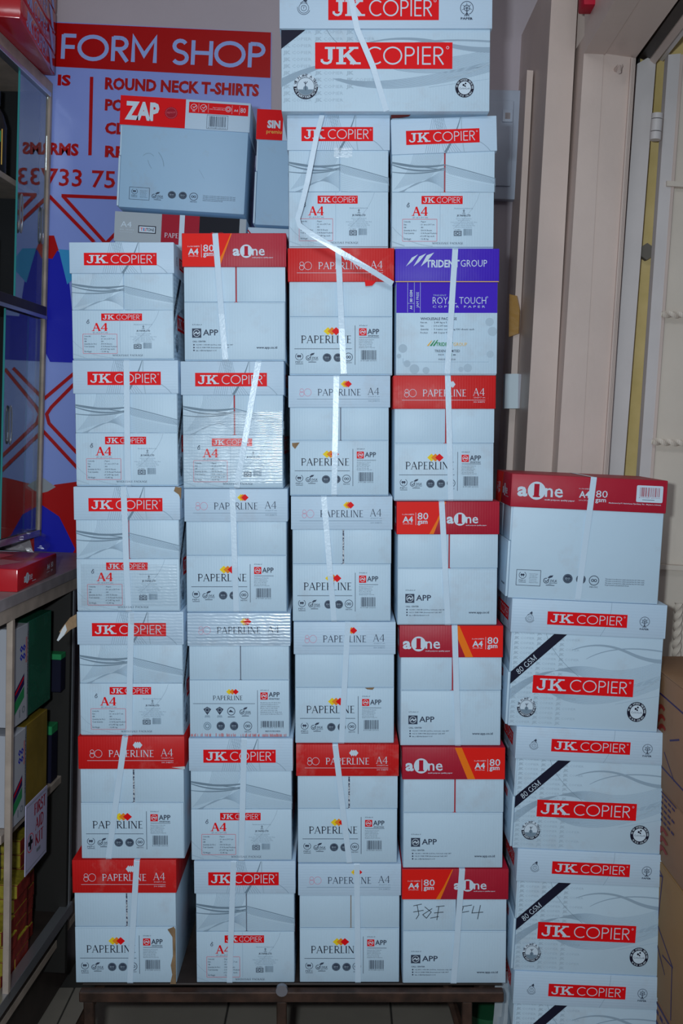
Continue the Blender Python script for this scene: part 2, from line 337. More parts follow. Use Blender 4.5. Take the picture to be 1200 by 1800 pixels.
# ------------------------------------------------------------------ carton geometry (local: end face towards -Y, base at z=0)
W0, L0, H0, LH = .220, .305, .262, .069
FT = .003; LO = .0026                                     # flap thickness, lid overhang
def end_fn(W, yf):
    return lambda u, v, o: (u-W/2, yf-o, v)
def side_fn(X, Lf, sgn, z0=0):
    return (lambda u, v, o: (X+o, u-Lf, v+z0)) if sgn > 0 else (lambda u, v, o: (-X-o, Lf-u, v+z0))
def flap_mesh(name, x0, x1, z0, z1, art, m, jit=.0006, notch=None):
    mb = MB(); mb.box((x0, -FT, z0), (x1, 0.001, z1), m, .0011, 2)
    if art: art.put(mb, lambda u, v, o: (x0+u, -FT-o, z0+v))
    return mb.mesh(name)
def body_mesh(name, W, L, H, side_art, m, core_front=None):
    mb = MB(); mb.box((-W/2, .0005, 0), (W/2, L, H-.004), m, .0022, 2)
    if core_front: mb.box((-W/2+.004, -.0004, .004), (W/2-.004, .001, H-.01), core_front)
    if side_art:
        side_art.put(mb, side_fn(W/2, 0, 1)); side_art.put(mb, lambda u, v, o: (-W/2-o, L-u, v))
    return mb.mesh(name)
def lid_mesh(name, W, L, H, lh, m_end, end_art, side_art, m_side=None):
    """skirted lid, overhanging the body"""
    mb = MB(); x = W/2+LO; y0 = -FT-LO; y1 = L+LO
    mb.box((-x, y0, H-lh), (x, y0+.004, H), m_end, .0014, 2); mb.box((-x, y1-.004, H-lh), (x, y1, H), m_end, .0014, 2)
    ms = m_side or m_end
    mb.box((-x, y0+.001, H-lh), (-x+.004, y1-.001, H), ms, .0014, 2); mb.box((x-.004, y0+.001, H-lh), (x, y1-.001, H), ms, .0014, 2)
    mb.box((-x+.0005, y0+.0005, H-.004), (x-.0005, y1-.0005, H-.0002), ms, .0012, 2)
    if end_art: end_art.put(mb, lambda u, v, o: (-x+u, y0-o, H-lh+v)); end_art.put(mb, lambda u, v, o: (x-u, y1+o, H-lh+v))
    if side_art: side_art.put(mb, lambda u, v, o: (x+o, y0+u, H-lh+v)); side_art.put(mb, lambda u, v, o: (-x-o, y1-u, H-lh+v))
    return mb.mesh(name)
LW = W0+2*LO; LL = L0+2*LO+FT
# ---- art: grey wave pattern
def cl(p): return [q for q in p if -.001 <= q[0] <= 1.001 and -.001 <= q[1] <= 1.001]
def waves_left(W, H, grey='grey'):
    A = Art(0, 0, 1, 1, W, H)
    ls = []
    for i in range(24):
        t = i/23; ls.append(cl(bez((.40+.60*t, 0), (.46+.50*t, .36), (.04+.66*t, .95-.25*t), 12)))
    A.strokes([l for l in ls if len(l) > 1], .006, 'pale')
    for k, (a, b, c, wd) in enumerate([(.36, .50, .40, .030), (.40, .62, .47, .022), (.56, .64, .50, .016), (.34, .44, .52, .012)]):
        p = bez((0, a), (.5, b), (1, c), 12); A.stroke(p, [wd*(.4+1.2*math.sin(PI*(.15+.7*i/12))) for i in range(13)], grey)
    ls = []
    for i in range(16):
        t = i/15; ls.append(cl(bez((.12+.10*t, 1.0), (.5+.1*t, .85-.3*t), (1, .50+.45*t), 10)))
    A.strokes([l for l in ls if len(l) > 1], .005, 'pale'); return A
def waves_right(W, H):
    A = Art(0, 0, 1, 1, W, H); ls = []
    for i in range(10):
        t = i/9; ls.append(bez((0, .40+.16*t), (.40, .50+.20*t), (1, .70+.12*t), 12))
    A.strokes(ls, .006, 'pale'); ls = []
    for i in range(26):
        t = i/25; x = t*.98; y = .42+.30*t; ls.append(cl([(x, y), (min(1, x+.10+.08*t), y+.20-.05*t)]))
    A.strokes([l for l in ls if len(l) > 1], .005, 'pale'); ls = []
    for i in range(9): ls.append(cl(bez((0, .62+.045*i), (.45, .80+.03*i), (1, .86+.02*i), 10)))
    A.strokes([l for l in ls if len(l) > 1], .005, 'soft'); A.stroke(bez((0, .40), (.42, .52), (1, .70), 12), .012, 'grey'); return A
def jk_lid_end(W=LW, h=LH):
    A = Art(637, 680, 1165, 850, W, h); ls = []
    for i in range(14):
        t = i/13; ls.append([(840+60*t, 682), (800+70*t, 848)] if i % 2 else bez((850+55*t, 682), (880+30*t, 760), (900+90*t, 848), 6))
    A.strokes(ls, 2.0, 'pale'); A.stroke(bez((985, 682), (960, 770), (905, 848), 8), [3+1.2*i for i in range(9)], 'grey')
    A.stroke(bez((990, 682), (985, 760), (1000, 848), 8), 5, 'soft'); A.stroke(bez((990, 800), (1070, 770), (1130, 848), 8), 3, 'pale')
    banner(A, 711, 738, 1078, 806); return A
def jk_lower(W, H):
    A = Art(598, 438, 1100, 695, W, H)
    A.stroke(bez((600, 600), (660, 680), (800, 692), 8), 3, 'soft'); A.stroke(bez((1030, 440), (1010, 520), (900, 610), 8), 2, 'soft'); A.stroke([(600, 670), (660, 690)], 5, 'soft')
    banner(A, 743, 455, 946, 493)
    A.stroke([(835, 440), (835, 668)], 1.2, 'pale')
    A.glyphs(SER, 'A4', 698, 548, 42, 'red', w=78, wt=.22, serif=.14, sth=.06)
    A.text('(21 cm x 29.7 cm)', 700, 559, 6, 'text', w=75, res=1)
    A.stroke([(652, 564), (818, 564), (820, 566), (820, 666), (818, 668), (652, 668), (650, 666), (650, 566), (652, 564)], 1.8, 'pinkred')
    rows = [('Commodity', ': Paper'), ('Size', ': 21 cm x 29.7 cm'), ('GSM', ': 80'), ('Quantity (in No.)', ': 500 N Sheets'), ('Total Quantity', ': 5 N Retail Packets'), ('', '  of 2.49 kg each'), ('Net Weight', ': 12.45 kg')]
    for i, (a, b) in enumerate(rows):
        y = 579+i*13.6
        if a: A.text(a, 656, y, 6.4, 'text', w=len(a)*3.7, res=1, off=.008)
        A.text(b, 736, y, 6.4, 'text', w=len(b)*4.2, res=1, off=.008)
    A.text('Manufactured & Marketed by', 905, 516, 5, 'grey', w=92, res=1)
    A.stroke([(952, 520), (952, 536)], 2, 'text'); A.ring(952, 524, 4, 1.2, 'text', 8); A.stroke([(944, 536), (960, 536)], 1.5, 'text')
    A.text('JK PAPER LTD', 918, 551, 8, 'text', w=68, off=.02, res=1)
    for i in range(6): A.text('Nehru House, 4 Bahadur Shah Zafar Marg', 952, 564+i*8, 3.6, 'grey', w=[76, 60, 130, 96, 110, 80][i], align='c', res=1)
    A.text('IS 14490', 908, 616, 4.5, 'text', w=28, res=1)
    A.stroke([(905, 621), (940, 621), (940, 641), (905, 641), (905, 621)], 3, 'text'); A.ring(922, 631, 6, 3, 'text', 10); A.stroke([(911, 625), (911, 637)], 3, 'text'); A.stroke([(934, 625), (934, 637)], 3, 'text')
    barcode(A, 950, 610, 993, 641, 'grey', False)
    A.glyphs(SER, 'WHOLESALE PACKAGE', 797, 682, 9, 'text', w=153, wt=.16, serif=.1)
    A.ring(677, 502, 6, 2.4, 'text', 8); A.stroke([(675, 496), (679, 488), (684, 492)], 2.4, 'text'); return A
def bike(A, x, y, r, c='text'):
    A.ring(x, y, r, r*.09, c, 18); A.ring(x, y, r*.55, r*.09, c, 14); A.text('T', x, y+.25*r, r*.5, c, align='c')
    A.stroke(arc(x, y, r*1.28, r*1.28, 20, 190, 10), r*.09, c); A.stroke([(x-.7*r, y-.9*r), (x, y-1.4*r), (x+.7*r, y-.9*r)], r*.12, c); A.poly([(x-.1*r, y-1.5*r), (x+.5*r, y-2.0*r), (x+.7*r, y-1.4*r), (x+.4*r, y-1.1*r)], c)
def tree(A, x, y, r, c='text'):
    A.stroke(arc(x, y, r, r, 110, 430, 18), r*.09, c); A.stroke(arc(x, y, r*.45, r*.45, 0, 360, 12), r*.09, c)
    for k in range(5): a = math.radians(150+60*k*.9+10); A.stroke([(x, y), (x+.8*r*math.cos(a), y+.8*r*math.sin(a))], r*.06, c)
    A.stroke([(x, y), (x, y+1.25*r)], r*.14, c); A.stroke([(x-.35*r, y+1.25*r), (x, y+.7*r), (x+.35*r, y+1.25*r)], r*.12, c)
    A.text('PAPER', x, y+1.75*r, r*.32, c, w=1.9*r, align='c', off=.03, res=1)
def jk_lid_side(W=LL, h=LH, tall=False):
    A = Art(100, 870, 1060, 1085, W, h)
    A.stroke(bez((715, 870), (720, 980), (655, 1085), 8), 2.5, 'pale')
    bike(A, 215, 990, 22); banner(A, 323, 942, 817, 1025); tree(A, 925, 980, 30); return A
def circ_text(A, txt, cx, cy, r, h, a0, a1, c, inward=False):
    n = len(txt)
    A.layer += 1; A.hold = True
    for i, ch in enumerate(txt):
        if ch == ' ': continue
        a = math.radians(a0+(a1-a0)*(i+.5)/n)
        A.text(ch, cx+r*math.cos(a), cy+r*math.sin(a), h, c, rot=(a+PI/2 if not inward else a-PI/2), off=.03, res=1)
    A.hold = False
def jk_side(W, H, a3=False):
    A = Art(95, 1090, 1035, 1090+940*H/W if a3 else 1660, W, H); ls = []; A.layer = 1; A.hold = True; ky = .61 if a3 else 1.0
    sq = lambda p: [(q[0], 1090+(q[1]-1090)*ky) for q in p]
    for j in range(11 if a3 else 19):
        y = 1108+j*29.5
        for k in range(3):
            x = 104+k*142
            if k == 2 and j in (9, 10, 11): continue
            A.text('JK', x, y, 14, 'soft', w=34, off=.05, res=1); A.text('COPIER', x+40, y, 13, 'soft', w=88, res=1) if k < 2 or j % 2 else None
    A.hold = False
    for i in range(17):
        t = i/16; ls.append(bez((95, 1500-60*t), (360, 1250-20*t), (620, 1290+90*t), 12)+bez((620, 1290+90*t), (800, 1330+100*t), (1033, 1230+120*t), 10)[1:])
    for i in range(13):
        t = i/12; ls.append(bez((330+30*t, 1440), (560, 1600-90*t), (1033, 1390-70*t), 14))
    A.strokes([sq(l) for l in ls], 1.6, 'pale')
    A.stroke(sq(bez((470, 1190), (640, 1120), (820, 1190), 12)+bez((820, 1190), (930, 1235), (1033, 1235), 8)[1:]), [3]+[5+1.0*i for i in range(20)], 'pale')
    A.stroke(sq(bez((560, 1240), (720, 1140), (1033, 1175), 12)), [2]+[4+.4*i for i in range(12)], 'pale')
    A.stroke(sq(bez((300, 1092), (340, 1220), (520, 1345), 10)), 2, 'grey'); A.stroke(sq(bez((1033, 1330), (960, 1400), (840, 1440), 8)), 6, 'soft')
    A.poly(sq([(760, 1500), (1034, 1440), (1034, 1442), (760, 1503)]), 'soft')
    if a3:
        A.poly([(96, 1092), (205, 1092), (96, 1174)], 'navy'); banner(A, 248, 1146, 865, 1261, 'red')
        c1 = (205, 1338, 56); c2 = (921, 1344, 42)
    else:
        A.poly([(360, 1092), (440, 1092), (96, 1408), (96, 1334)], 'navy')
        A.glyphs(SER, '80 GSM', 146, 1350, 32, 'white', w=150, wt=.14, rot=-math.atan2(316, 344), serif=.1)
        banner(A, 237, 1349, 867, 1455); c1 = (207, 1543, 60); c2 = (897, 1542, 60)
    x, y, r = c1; ls = []
    A.disc(x, y, r*.98, 'white', 28); A.stroke(arc(x, y, r*.86, r*.86, 0, 180, 16), r*.26, 'navy'); circ_text(A, 'WE PLANT A TREE', x, y, r*.76, r*.2, 185, 355, 'text')
    circ_text(A, 'FOR EVERY PACK YOU BUY', x, y, r*.9, r*.15, 175, 5, 'white', True); A.ring(x, y, r*.7, r*.04, 'text', 24)
    A.poly(arc(x, y, r*.66, r*.66, 20, 160, 10), 'grey'); A.disc(x, y+.15*r, r*.2, 'grey', 10); A.stroke([(x, y+.3*r), (x-.03*r, y-.4*r)], r*.05, 'text'); A.stroke([(x-.15*r, y-.35*r), (x, y-.2*r), (x+.15*r, y-.4*r)], r*.05, 'text')
    x, y, r = c2; A.disc(x, y, r, 'navy', 28); A.disc(x, y, r*.68, 'white', 24); circ_text(A, 'HIGH SPEED DRYING', x, y, r*.76, r*.16, 180, 360, 'white'); circ_text(A, 'VIVID COLORS', x, y, r*.92, r*.15, 150, 30, 'white', True)
    A.disc(x-.12*r, y-.3*r, r*.12, 'navy', 8); A.disc(x+.1*r, y-.45*r, r*.1, 'navy', 8); A.disc(x+.05*r, y-.18*r, r*.09, 'navy', 8); A.text('ColorLok', x, y+.15*r, r*.2, 'text', w=r*1.15, align='c', res=1); return A
# ---- three-diamond carton
def pl_lid(red=False, W=LW, h=LH):
    A = Art(33, 50, 563, 210, W, h); c = 'white' if red else 'text'; l = 'white' if red else 'grey'
    A.ring(103, 125, 9.5, 1.8, 'white' if red else 'pinkline', 14); A.ring(103, 142, 11.5, 1.8, 'white' if red else 'pinkline', 14)
    A.ring(134, 134, 18.5, 1.8, 'white' if red else 'pinkline', 20)
    A.glyphs(SER, 'PAPERLINE', 184, 150, 33, c, w=228, wt=.13, serif=.09, sth=.045)
    A.glyphs(SER, 'A4', 445, 146, 35, c, w=62, wt=.11, serif=.08, sth=.04)
    A.text('21x29.7 cm', 449, 158, 6, l, w=58, res=1); A.rect(78, 167, 508, 168.6, l); A.text('500 SHEETS', 449, 180, 6, l, w=58, res=1)
    diamonds(A, 336, 92, 58, 34, ('white',)*3 if red else ('yellow', 'tang', 'red')); return A
def pl_lower(W, H, sinar=False):
    A = Art(48, 380, 575, 680, W, H)
    A.stroke([(50, 386), (566, 384), (570, 640)], 1.2, 'soft')
    diamonds(A, 268, 455, 88, 42); A.glyphs(SER, 'PAPERLINE', 105, 518, 40, 'navy', w=262, wt=.13, serif=.09, sth=.045)
    A.rect(383, 425, 385.5, 632, 'text'); A.rect(72, 546, 368, 548.5, 'text')
    pefc(A, 97, 588, 19); svlk(A, 144, 592, 20); iso(A, 240, 594, 22); iso(A, 296, 594, 22); infin(A, 350, 591, 21)
    A.text('A Product of', 405, 428, 6, 'text', w=42, res=1, off=.01); applogo(A, 405, 440, 443, 478); A.text('APP', 448, 470, 26, 'text', w=60, off=.012)
    if sinar: A.text('sinarmas', 450, 482, 8, 'text', w=56, res=1, off=.02)
    A.rect(405, 487, 508, 489, 'text'); tiny(A, 405, 495, 82, 50, 6, 'text'); barcode(A, 415, 555, 494, 605); return A
def pl_lower2(W, H):
    A = Art(643, 397, 1148, 672, W, H); diamonds(A, 862, 453, 64, 28); A.glyphs(SER, 'PAPERLINE', 760, 494, 22, 'navy', w=154, wt=.14, serif=.09, sth=.05)
    A.rect(660, 510, 975, 512, 'text'); A.rect(987, 445, 989, 655, 'text')
    for x, y in ((732, 546), (795, 546)):
        A.poly([(x-20, y-8), (x, y-20), (x+20, y-8), (x, y+20)], 'text'); A.ring(x, y-4, 9, 2, 'soft', 12); A.rect(x-12, y+24, x+12, y+26, 'text'); A.rect(x-14, y+30, x+14, y+32, 'grey')
    A.ring(854, 548, 19, 3, 'text'); A.poly([(840, 552), (850, 540), (860, 548), (868, 553)], 'text'); A.rect(836, 574, 872, 577, 'text'); svlk(A, 908, 548, 18, word='LEGAL')
    A.ring(732, 620, 18, 3, 'grey'); A.ring(732, 620, 10, 4, 'grey'); iso(A, 800, 620, 21); iso(A, 868, 620, 21); infin(A, 938, 620, 20)
    A.text('A Product of', 1003, 447, 6, 'text', w=42, res=1); applogo(A, 1003, 455, 1040, 490); A.text('APP', 1045, 476, 22, 'text', w=56, off=.012); A.text('sinarmas', 1046, 489, 8, 'text', w=54, off=.02, res=1)
    tiny(A, 1003, 500, 110, 65, 7); barcode(A, 1005, 595, 1122, 625); A.text('MADE IN INDONESIA', 1028, 648, 6, 'text', w=76, res=1, off=.01)
    r = random.Random(5)
    for i in range(90):
        x = 648+i*5.5; A.rect(x, 655+r.random()*5, x+r.uniform(2, 5), 671, 'dots') if r.random() > .35 else None
    return A
# ---- disc-and-one carton
def aone_logo(A, x, y, h, k=1.0, dc='crimson'):
    """x,y: left end of base line, h: x-height"""
    A.text('a', x, y, h*1.33, 'white', w=h*1.08, off=.035); cx = x+h*2.05; cy = y-h*.58
    A.disc(cx, cy, h*.95, 'white', 30); A.text('1', cx, cy+h*.62, h*1.28, dc, w=h*.55, off=.03, align='c'); A.rect(cx-h*.38, cy+h*.52, cx+h*.38, cy+h*.66, dc)
    A.text('ne', x+h*2.95, y, h*1.33, 'white', w=h*1.9, off=.01); A.text('multi purpose quality paper', x+h*2.95, y+h*.38, h*.15, 'white', w=h*3.2, res=1, off=.02)
def a4_80(A, x, y, s=1.0):
    A.text('5 x 500 SHEETS', x, y-46*s, 6*s, 'white', w=62*s, res=1, off=.01); A.text('A4', x+2*s, y-10*s, 28*s, 'white', w=54*s, off=.025); A.text('210 x 297 mm', x+4*s, y, 6*s, 'white', w=50*s, res=1, off=.01)
    A.rect(x+70*s, y-58*s, x+72*s, y+4*s, 'white'); A.text('80', x+80*s, y-24*s, 33*s, 'white', w=56*s, off=.005); A.text('gsm', x+80*s, y-3*s, 22*s, 'white', w=52*s, off=.02)
def ao_lid(left=True, W=LW, h=LH):
    A = Art(590, 705, 1128, 868, W, h)
    if left:
        A.poly([(592, 707), (843, 707), (780, 866), (592, 866)], 'bright'); A.poly([(843, 707), (848, 707), (785, 866), (762, 866), (800, 800)], 'orange')
        a4_80(A, 620, 818); aone_logo(A, 852, 812, 34)
    else:
        A.poly([(895, 707), (1126, 707), (1126, 866), (965, 866)], 'bright'); A.poly([(864, 707), (900, 707), (972, 866), (932, 866)], 'orange')
        aone_logo(A, 607, 822, 40); a4_80(A, 966, 822)
    return A
def ao_lower(W, H):
    A = Art(604, 1050, 1118, 1335, W, H); A.stroke([(606, 1052), (1112, 1056), (1112, 1330)], 1.2, 'soft')
    A.text('A Product of', 644, 1164, 6, 'text', w=50, res=1, off=.01); applogo(A, 643, 1180, 690, 1226, 'text', 'white'); A.text('APP', 699, 1214, 28, 'text', w=78, off=.015)
    A.text('CALL CENTER', 645, 1248, 7, 'text', w=68, res=1, off=.02)
    for i, t in enumerate(['+62 800 1 008 080 (toll free, Indonesia only) 24/7', '+62 21 5088 9988 (International Call) 24/7', 'app_cs@asiapulppaper.co.id']):
        y = 1264+14*i; A.disc(652, y-3, 4, 'text', 8); A.text(t, 662, y, 6, 'text', w=[190, 170, 104][i], res=1, off=.01)
    A.text('www.app.co.id', 972, 1280, 11, 'text', w=106, off=.02); return A
def certs(A, x, y, s=1.0, c='text'):
    """row of certification marks at the foot of a long side"""
    A.stroke([(x, y-50*s), (x+150*s, y-50*s), (x+150*s, y+50*s), (x, y+50*s), (x, y-50*s)], 3.2*s, c); pefc(A, x+38*s, y-16*s, 22*s, c); tiny(A, x+80*s, y-32*s, 58*s, 66*s, 6, c)
    svlk(A, x+186*s, y+8*s, 27*s, c); iso(A, x+320*s, y-6*s, 30*s, c); iso(A, x+402*s, y-6*s, 30*s, c); infin(A, x+484*s, y-2*s, 30*s, c)
    for i in range(4): A.text('This paper is produced in a plant awarded the ISO 9001 mark', x+553*s, y-12*s+i*13*s, 7*s, c, w=[245, 245, 245, 150][i]*s, res=1, off=.01)
def ao_lid_side():
    A = Art(105, 75, 1065, 275, LL, LH); aone_logo(A, 143, 205, 58, dc='crimson')
    A.text('5 x 500 SHEETS', 522, 150, 7, 'white', w=70, res=1); A.text('A4', 525, 200, 38, 'white', w=64, off=.02); A.text('210 x 297 mm', 524, 220, 7, 'white', w=66, res=1)
    A.text('80', 628, 195, 42, 'white', w=72); A.text('gsm', 626, 222, 26, 'white', w=66, off=.015)
    A.poly(arc(885, 118, 8, 8, 180, 270, 3)+arc(1032, 118, 8, 8, 270, 360, 3)+arc(1032, 204, 8, 8, 0, 90, 3)+arc(885, 204, 8, 8, 90, 180, 3), 'white')
    barcode(A, 897, 122, 1022, 178, 'maroon'); A.rect(915, 196, 990, 199, 'text'); A.text('Manufactured by PT. Pabrik Kertas Tjiwi Kimia, Tbk. - Mojokerto, Indonesia', 710, 228, 7, 'white', w=322, res=1, off=.02); return A
def ao_side(W=L0, H=H0-LH+.003):
    A = Art(95, 275, 1035, 870, W, H); certs(A, 143, 735); return A
def zap_lid_side():
    A = Art(100, 45, 940, 250, LL, LH); A.rect(101, 46, 522, 249, 'red'); A.text('ZAP', 133, 204, 112, 'white', w=220, off=.05)
    pts = []
    for k in range(36): r = 44 if k % 2 else 39; a = 2*PI*k/36; pts.append((430+r*math.cos(a), 148+r*math.sin(a)))
    A.poly(pts, 'maroon'); A.ring(430, 148, 35, 2.4, 'pinkred'); A.text('PREMIUM', 430, 154, 12, 'pinkred', w=54, align='c', off=.02, rot=-.1, res=1)
    A.rect(543, 62, 925, 138, 'red')
    for x in (575, 637): A.ring(x, 96, 20, 3, 'white', 14); A.stroke([(x-8, 94), (x, 102), (x+14, 86)], 4, 'white'); A.rect(x-9, 122, x+9, 126, 'white'); A.rect(x+30, 70, x+31.5, 130, 'white')
    A.text('Paper made from', 697, 96, 8, 'white', w=75, res=1); A.text('100% renewable fibre', 675, 108, 8, 'white', w=98, res=1); A.ring(796, 98, 18, 3, 'white', 14); A.ring(796, 98, 10, 3, 'white', 10)
    A.rect(820, 70, 821.5, 130, 'white'); A.text('A4', 833, 112, 16, 'white', w=26, off=.01); A.rect(868, 70, 869.5, 130, 'white'); A.text('80', 875, 116, 32, 'white', w=34)
    A.stroke([(663, 145), (797, 145), (797, 240), (663, 240), (663, 145)], 2, 'text'); barcode(A, 675, 153, 786, 225); return A
def zap_side(W=L0, H=H0-LH+.003):
    A = Art(80, 250, 915, 850, W, H); certs(A, 150, 745, .88)
    A.stroke(bez((230, 470), (270, 430), (300, 470), 8), 1.5, 'grey'); A.stroke(bez((262, 500), (275, 540), (290, 560), 6), 1.5, 'grey'); A.stroke(bez((330, 440), (365, 480), (370, 540), 6), 2, 'grey')
    A.stroke(bez((600, 545), (620, 570), (640, 610), 6), 1.2, 'pale'); return A
def tri_lid_side():
    A = Art(60, 0, 905, 205, LL, LH); A.rect(61, 1, 904, 204, 'lightgrey'); A.rect(362, 1, 605, 204, 'maroon'); A.rect(605, 1, 862, 204, 'black')
    A.text('A4', 100, 105, 38, 'white', w=70); A.text('80 GSM', 95, 125, 5, 'white', w=90, res=1); A.rect(95, 138, 178, 139, 'white')
    A.rect(214, 88, 328, 140, 'navy'); A.rect(220, 94, 322, 134, 'white'); A.text('TRI', 228, 124, 20, 'red', w=36, off=.02); A.text('TONE', 265, 124, 20, 'navy', w=52, off=.02); A.rect(246, 104, 254, 124, 'cyan')
    A.glyphs(SER, 'PAPERLINE', 383, 160, 32, 'white', w=196, wt=.12, serif=.09, sth=.05); diamonds(A, 500, 92, 34, 18, ('yellow', 'tang'))
    A.ring(690, 120, 14, 2.5, 'red', 14); A.ring(690, 150, 18, 2.5, 'red', 14); A.ring(748, 136, 33, 2.5, 'red', 20); return A
def sinar_lid_side():
    A = Art(0, 0, 840, 205, LL, LH); A.rect(1, 1, 170, 204, 'red'); A.text('SINAR', 72, 122, 46, 'white', w=190, off=.05) if False else A.text('SIN', 70, 122, 46, 'white', w=84, off=.05)
    A.text('premiu', 66, 160, 24, 'amber', w=98, off=.01); return A
def tri_dent_lid():
    A = Art(595, 47, 1128, 192, LW, LH)
    for i in range(3): x = 650+38*i; A.poly([(x, 122), (x+62+6*i, 78-6*i), (x+40, 104), (x+14, 122)] if False else [(x, 124), (x+30, 86-5*i), (x+62+3*i, 72-4*i), (x+30, 104)], 'white')
    A.text('TRIDENT', 752, 127, 30, 'white', w=172, off=.03); A.text('GROUP', 930, 125, 29, 'white', w=135, off=-.002); A.rect(597, 188, 1126, 191.5, 'amber'); return A
def tri_dent_front(W, H):
    A = Art(605, 195, 1125, 695, W, H); A.rect(606, 197, 1124, 373, 'violet')
    r = random.Random(2)
    for x, y, q in ((640, 560, 38), (662, 640, 30), (700, 676, 42), (760, 690, 30), (1085, 420, 36), (1100, 470, 40), (975, 663, 36), (940, 670, 22), (1090, 590, 30), (620, 600, 20)): A.disc(x, min(y, 694-q*.6) if y > 650 else y, q*.6, 'soft', 16)
    A.rect(640, 612, 642, 640, 'pale'); A.rect(640, 630, 1082, 632, 'soft')
    for x in (663, 697, 728): A.rect(x, 199, x+1.5, 371, 'white')
    A.rect(663, 322, 697, 323.5, 'white')
    A.text('80 GSM', 688, 316, 13, 'white', w=62, rot=-PI/2, off=.02); A.text('A4', 688, 355, 13, 'white', w=20, rot=-PI/2, off=.02); A.text('JAM FREE', 721, 346, 13, 'white', w=82, rot=-PI/2)
    A.text('TRIDENT', 794, 285, 8, 'soft', w=68, res=1); A.text('ROYAL TOUCH', 792, 326, 36, 'white', w=274, off=-.008); A.ring(1071, 291, 4, 1.3, 'white', 8); A.text('C O P I E R   P A P E R', 793, 346, 11, 'white', w=268)
    A.text('WHOLESALE PACKAGE', 730, 410, 13, 'text', w=186, off=.012)
    for i, (a, b) in enumerate([('Net wt.', ':  2.49 kg x 5'), ('Size', ':  210 x 297 mm'), ('Quantity', ':  5 reams containing 500 sheets each'), ('Product', ':  A4 Copier Paper')]):
        A.text(a, 730, 427+i*18, 8, 'text', res=1, off=.01); A.text(b, 788, 427+i*18, 8, 'text', w=[78, 80, 218, 105][i], res=1, off=.01)
    for i, c in enumerate(('amber', 'green', 'green')): x = 763+15*i; A.poly([(x, 547), (x+24, 519-2*i), (x+28, 519-2*i), (x+10, 547)], c)
    A.text('TRIDENT', 810, 547, 18, 'green', w=88, off=.02); A.text('GROUP', 900, 547, 17, 'amber', w=70); A.text('TRIDENT LIMITED', 803, 580, 13, 'text', w=130, off=.005)
    A.text('INDIA', 822, 597, 8, 'text', w=30, res=1); A.rect(874, 586, 892, 600, 'green'); A.rect(898, 592, 912, 596, 'text'); A.text('MADE IN INDIA', 824, 622, 8, 'text', w=88, res=1); return A
def mark(A, x, y, k=1.0):
    return A
# ------------------------------------------------------------------ shared meshes for each kind of carton
BODYH = H0-LH+.003
SEAMX = .003                       # flap joint a little right of the middle
ZL0 = .003
KIND = {}
def kind(name, m_side, side_art, lid_end, lid_side, m_lid_end, m_lid_side, lower_h, upper, lower, single=None):
    d = {}
    d['body'] = body_mesh('carton_body', W0, L0, H0, side_art, m_side)
    d['lid'] = lid_mesh('carton_lid', W0, L0, H0, LH, m_lid_end, lid_end, lid_side, m_lid_side)
    g = .0016; top = BODYH+.004
    if single: d['single'] = flap_mesh('end_panel', -W0/2, W0/2, ZL0, top, single, M_WHITE)
    else:
        zs = ZL0+lower_h; ul, ur = upper
        d['ul'] = flap_mesh('upper_flap', -W0/2+.001, SEAMX-g/2, zs+.001, top, ul, M_WHITE)
        d['ur'] = flap_mesh('upper_flap', SEAMX+g/2, W0/2-.001, zs+.001, top, ur, M_WHITE)
        mb = MB(); mb.box((-W0/2+.001, -FT-.0018, ZL0), (W0/2-.001, 0, zs), M_WHITE, .0011, 2)
        if lower: lower.put(mb, lambda u, v, o: (-W0/2+.001+u, -FT-.0018-o, ZL0+v))
        d['lower'] = mb.mesh('lower_flap')
    KIND[name] = d
LHN = .108; UH = BODYH+.004-ZL0-LHN; UWl = W0/2+SEAMX; UWr = W0/2-SEAMX
jklow = jk_lower(W0-.002, LHN); jkup = (waves_left(UWl, UH), waves_right(UWr, UH))
jks = jk_side(L0, BODYH)
kind('jk', M_WHITE, jks, jk_lid_end(), jk_lid_side(), M_WHITE_L, M_WHITE_L, LHN, jkup, jklow)
plA = pl_lower(W0-.002, .118); UH2 = BODYH+.004-ZL0-.118
kind('pl_white', M_WHITE, None, pl_lid(), None, M_WHITE_L, M_WHITE_L, .118, (None, None), plA)
kind('pl_white2', M_WHITE, None, pl_lid(), None, M_WHITE_L, M_WHITE_L, .118, (None, None), pl_lower2(W0-.002, .118))
kind('pl_red', M_WHITE, None, pl_lid(True), None, M_PLRED, M_PLRED, .118, (None, None), pl_lower(W0-.002, .118, True))
kind('ao_left', M_WHITE, ao_side(), ao_lid(True), ao_lid_side(), M_CRIM, M_CRIM, .118, (None, None), ao_lower(W0-.002, .118))
kind('ao_right', M_WHITE, ao_side(), ao_lid(False), ao_lid_side(), M_CRIM, M_CRIM, .118, (None, None), ao_lower(W0-.002, .118))
kind('zap', M_DIM, zap_side(), None, zap_lid_side(), M_WHITE_L, M_WHITE_L, .118, (None, None), None)
kind('tritone', M_WHITE, zap_side(), None, tri_lid_side(), M_WHITE_L, M_WHITE_L, .118, (None, None), None)
kind('sinar', M_DIM, None, None, sinar_lid_side(), M_WHITE_L, M_WHITE_L, .118, (None, None), None)
pa = Art(0, 0, 840, 205, LL, LH); pa.stroke(bez((0, 20), (40, 80), (140, 110), 10), 8, 'maroon')
kind('plain', M_DIM, None, None, pa, M_WHITE_L, M_WHITE_L, .118, (None, None), None)
kind('trident', M_WHITE, None, tri_dent_lid(), None, M_VIOLET, M_VIOLET, .118, (None, None), None, single=tri_dent_front(W0, BODYH+.004-ZL0))
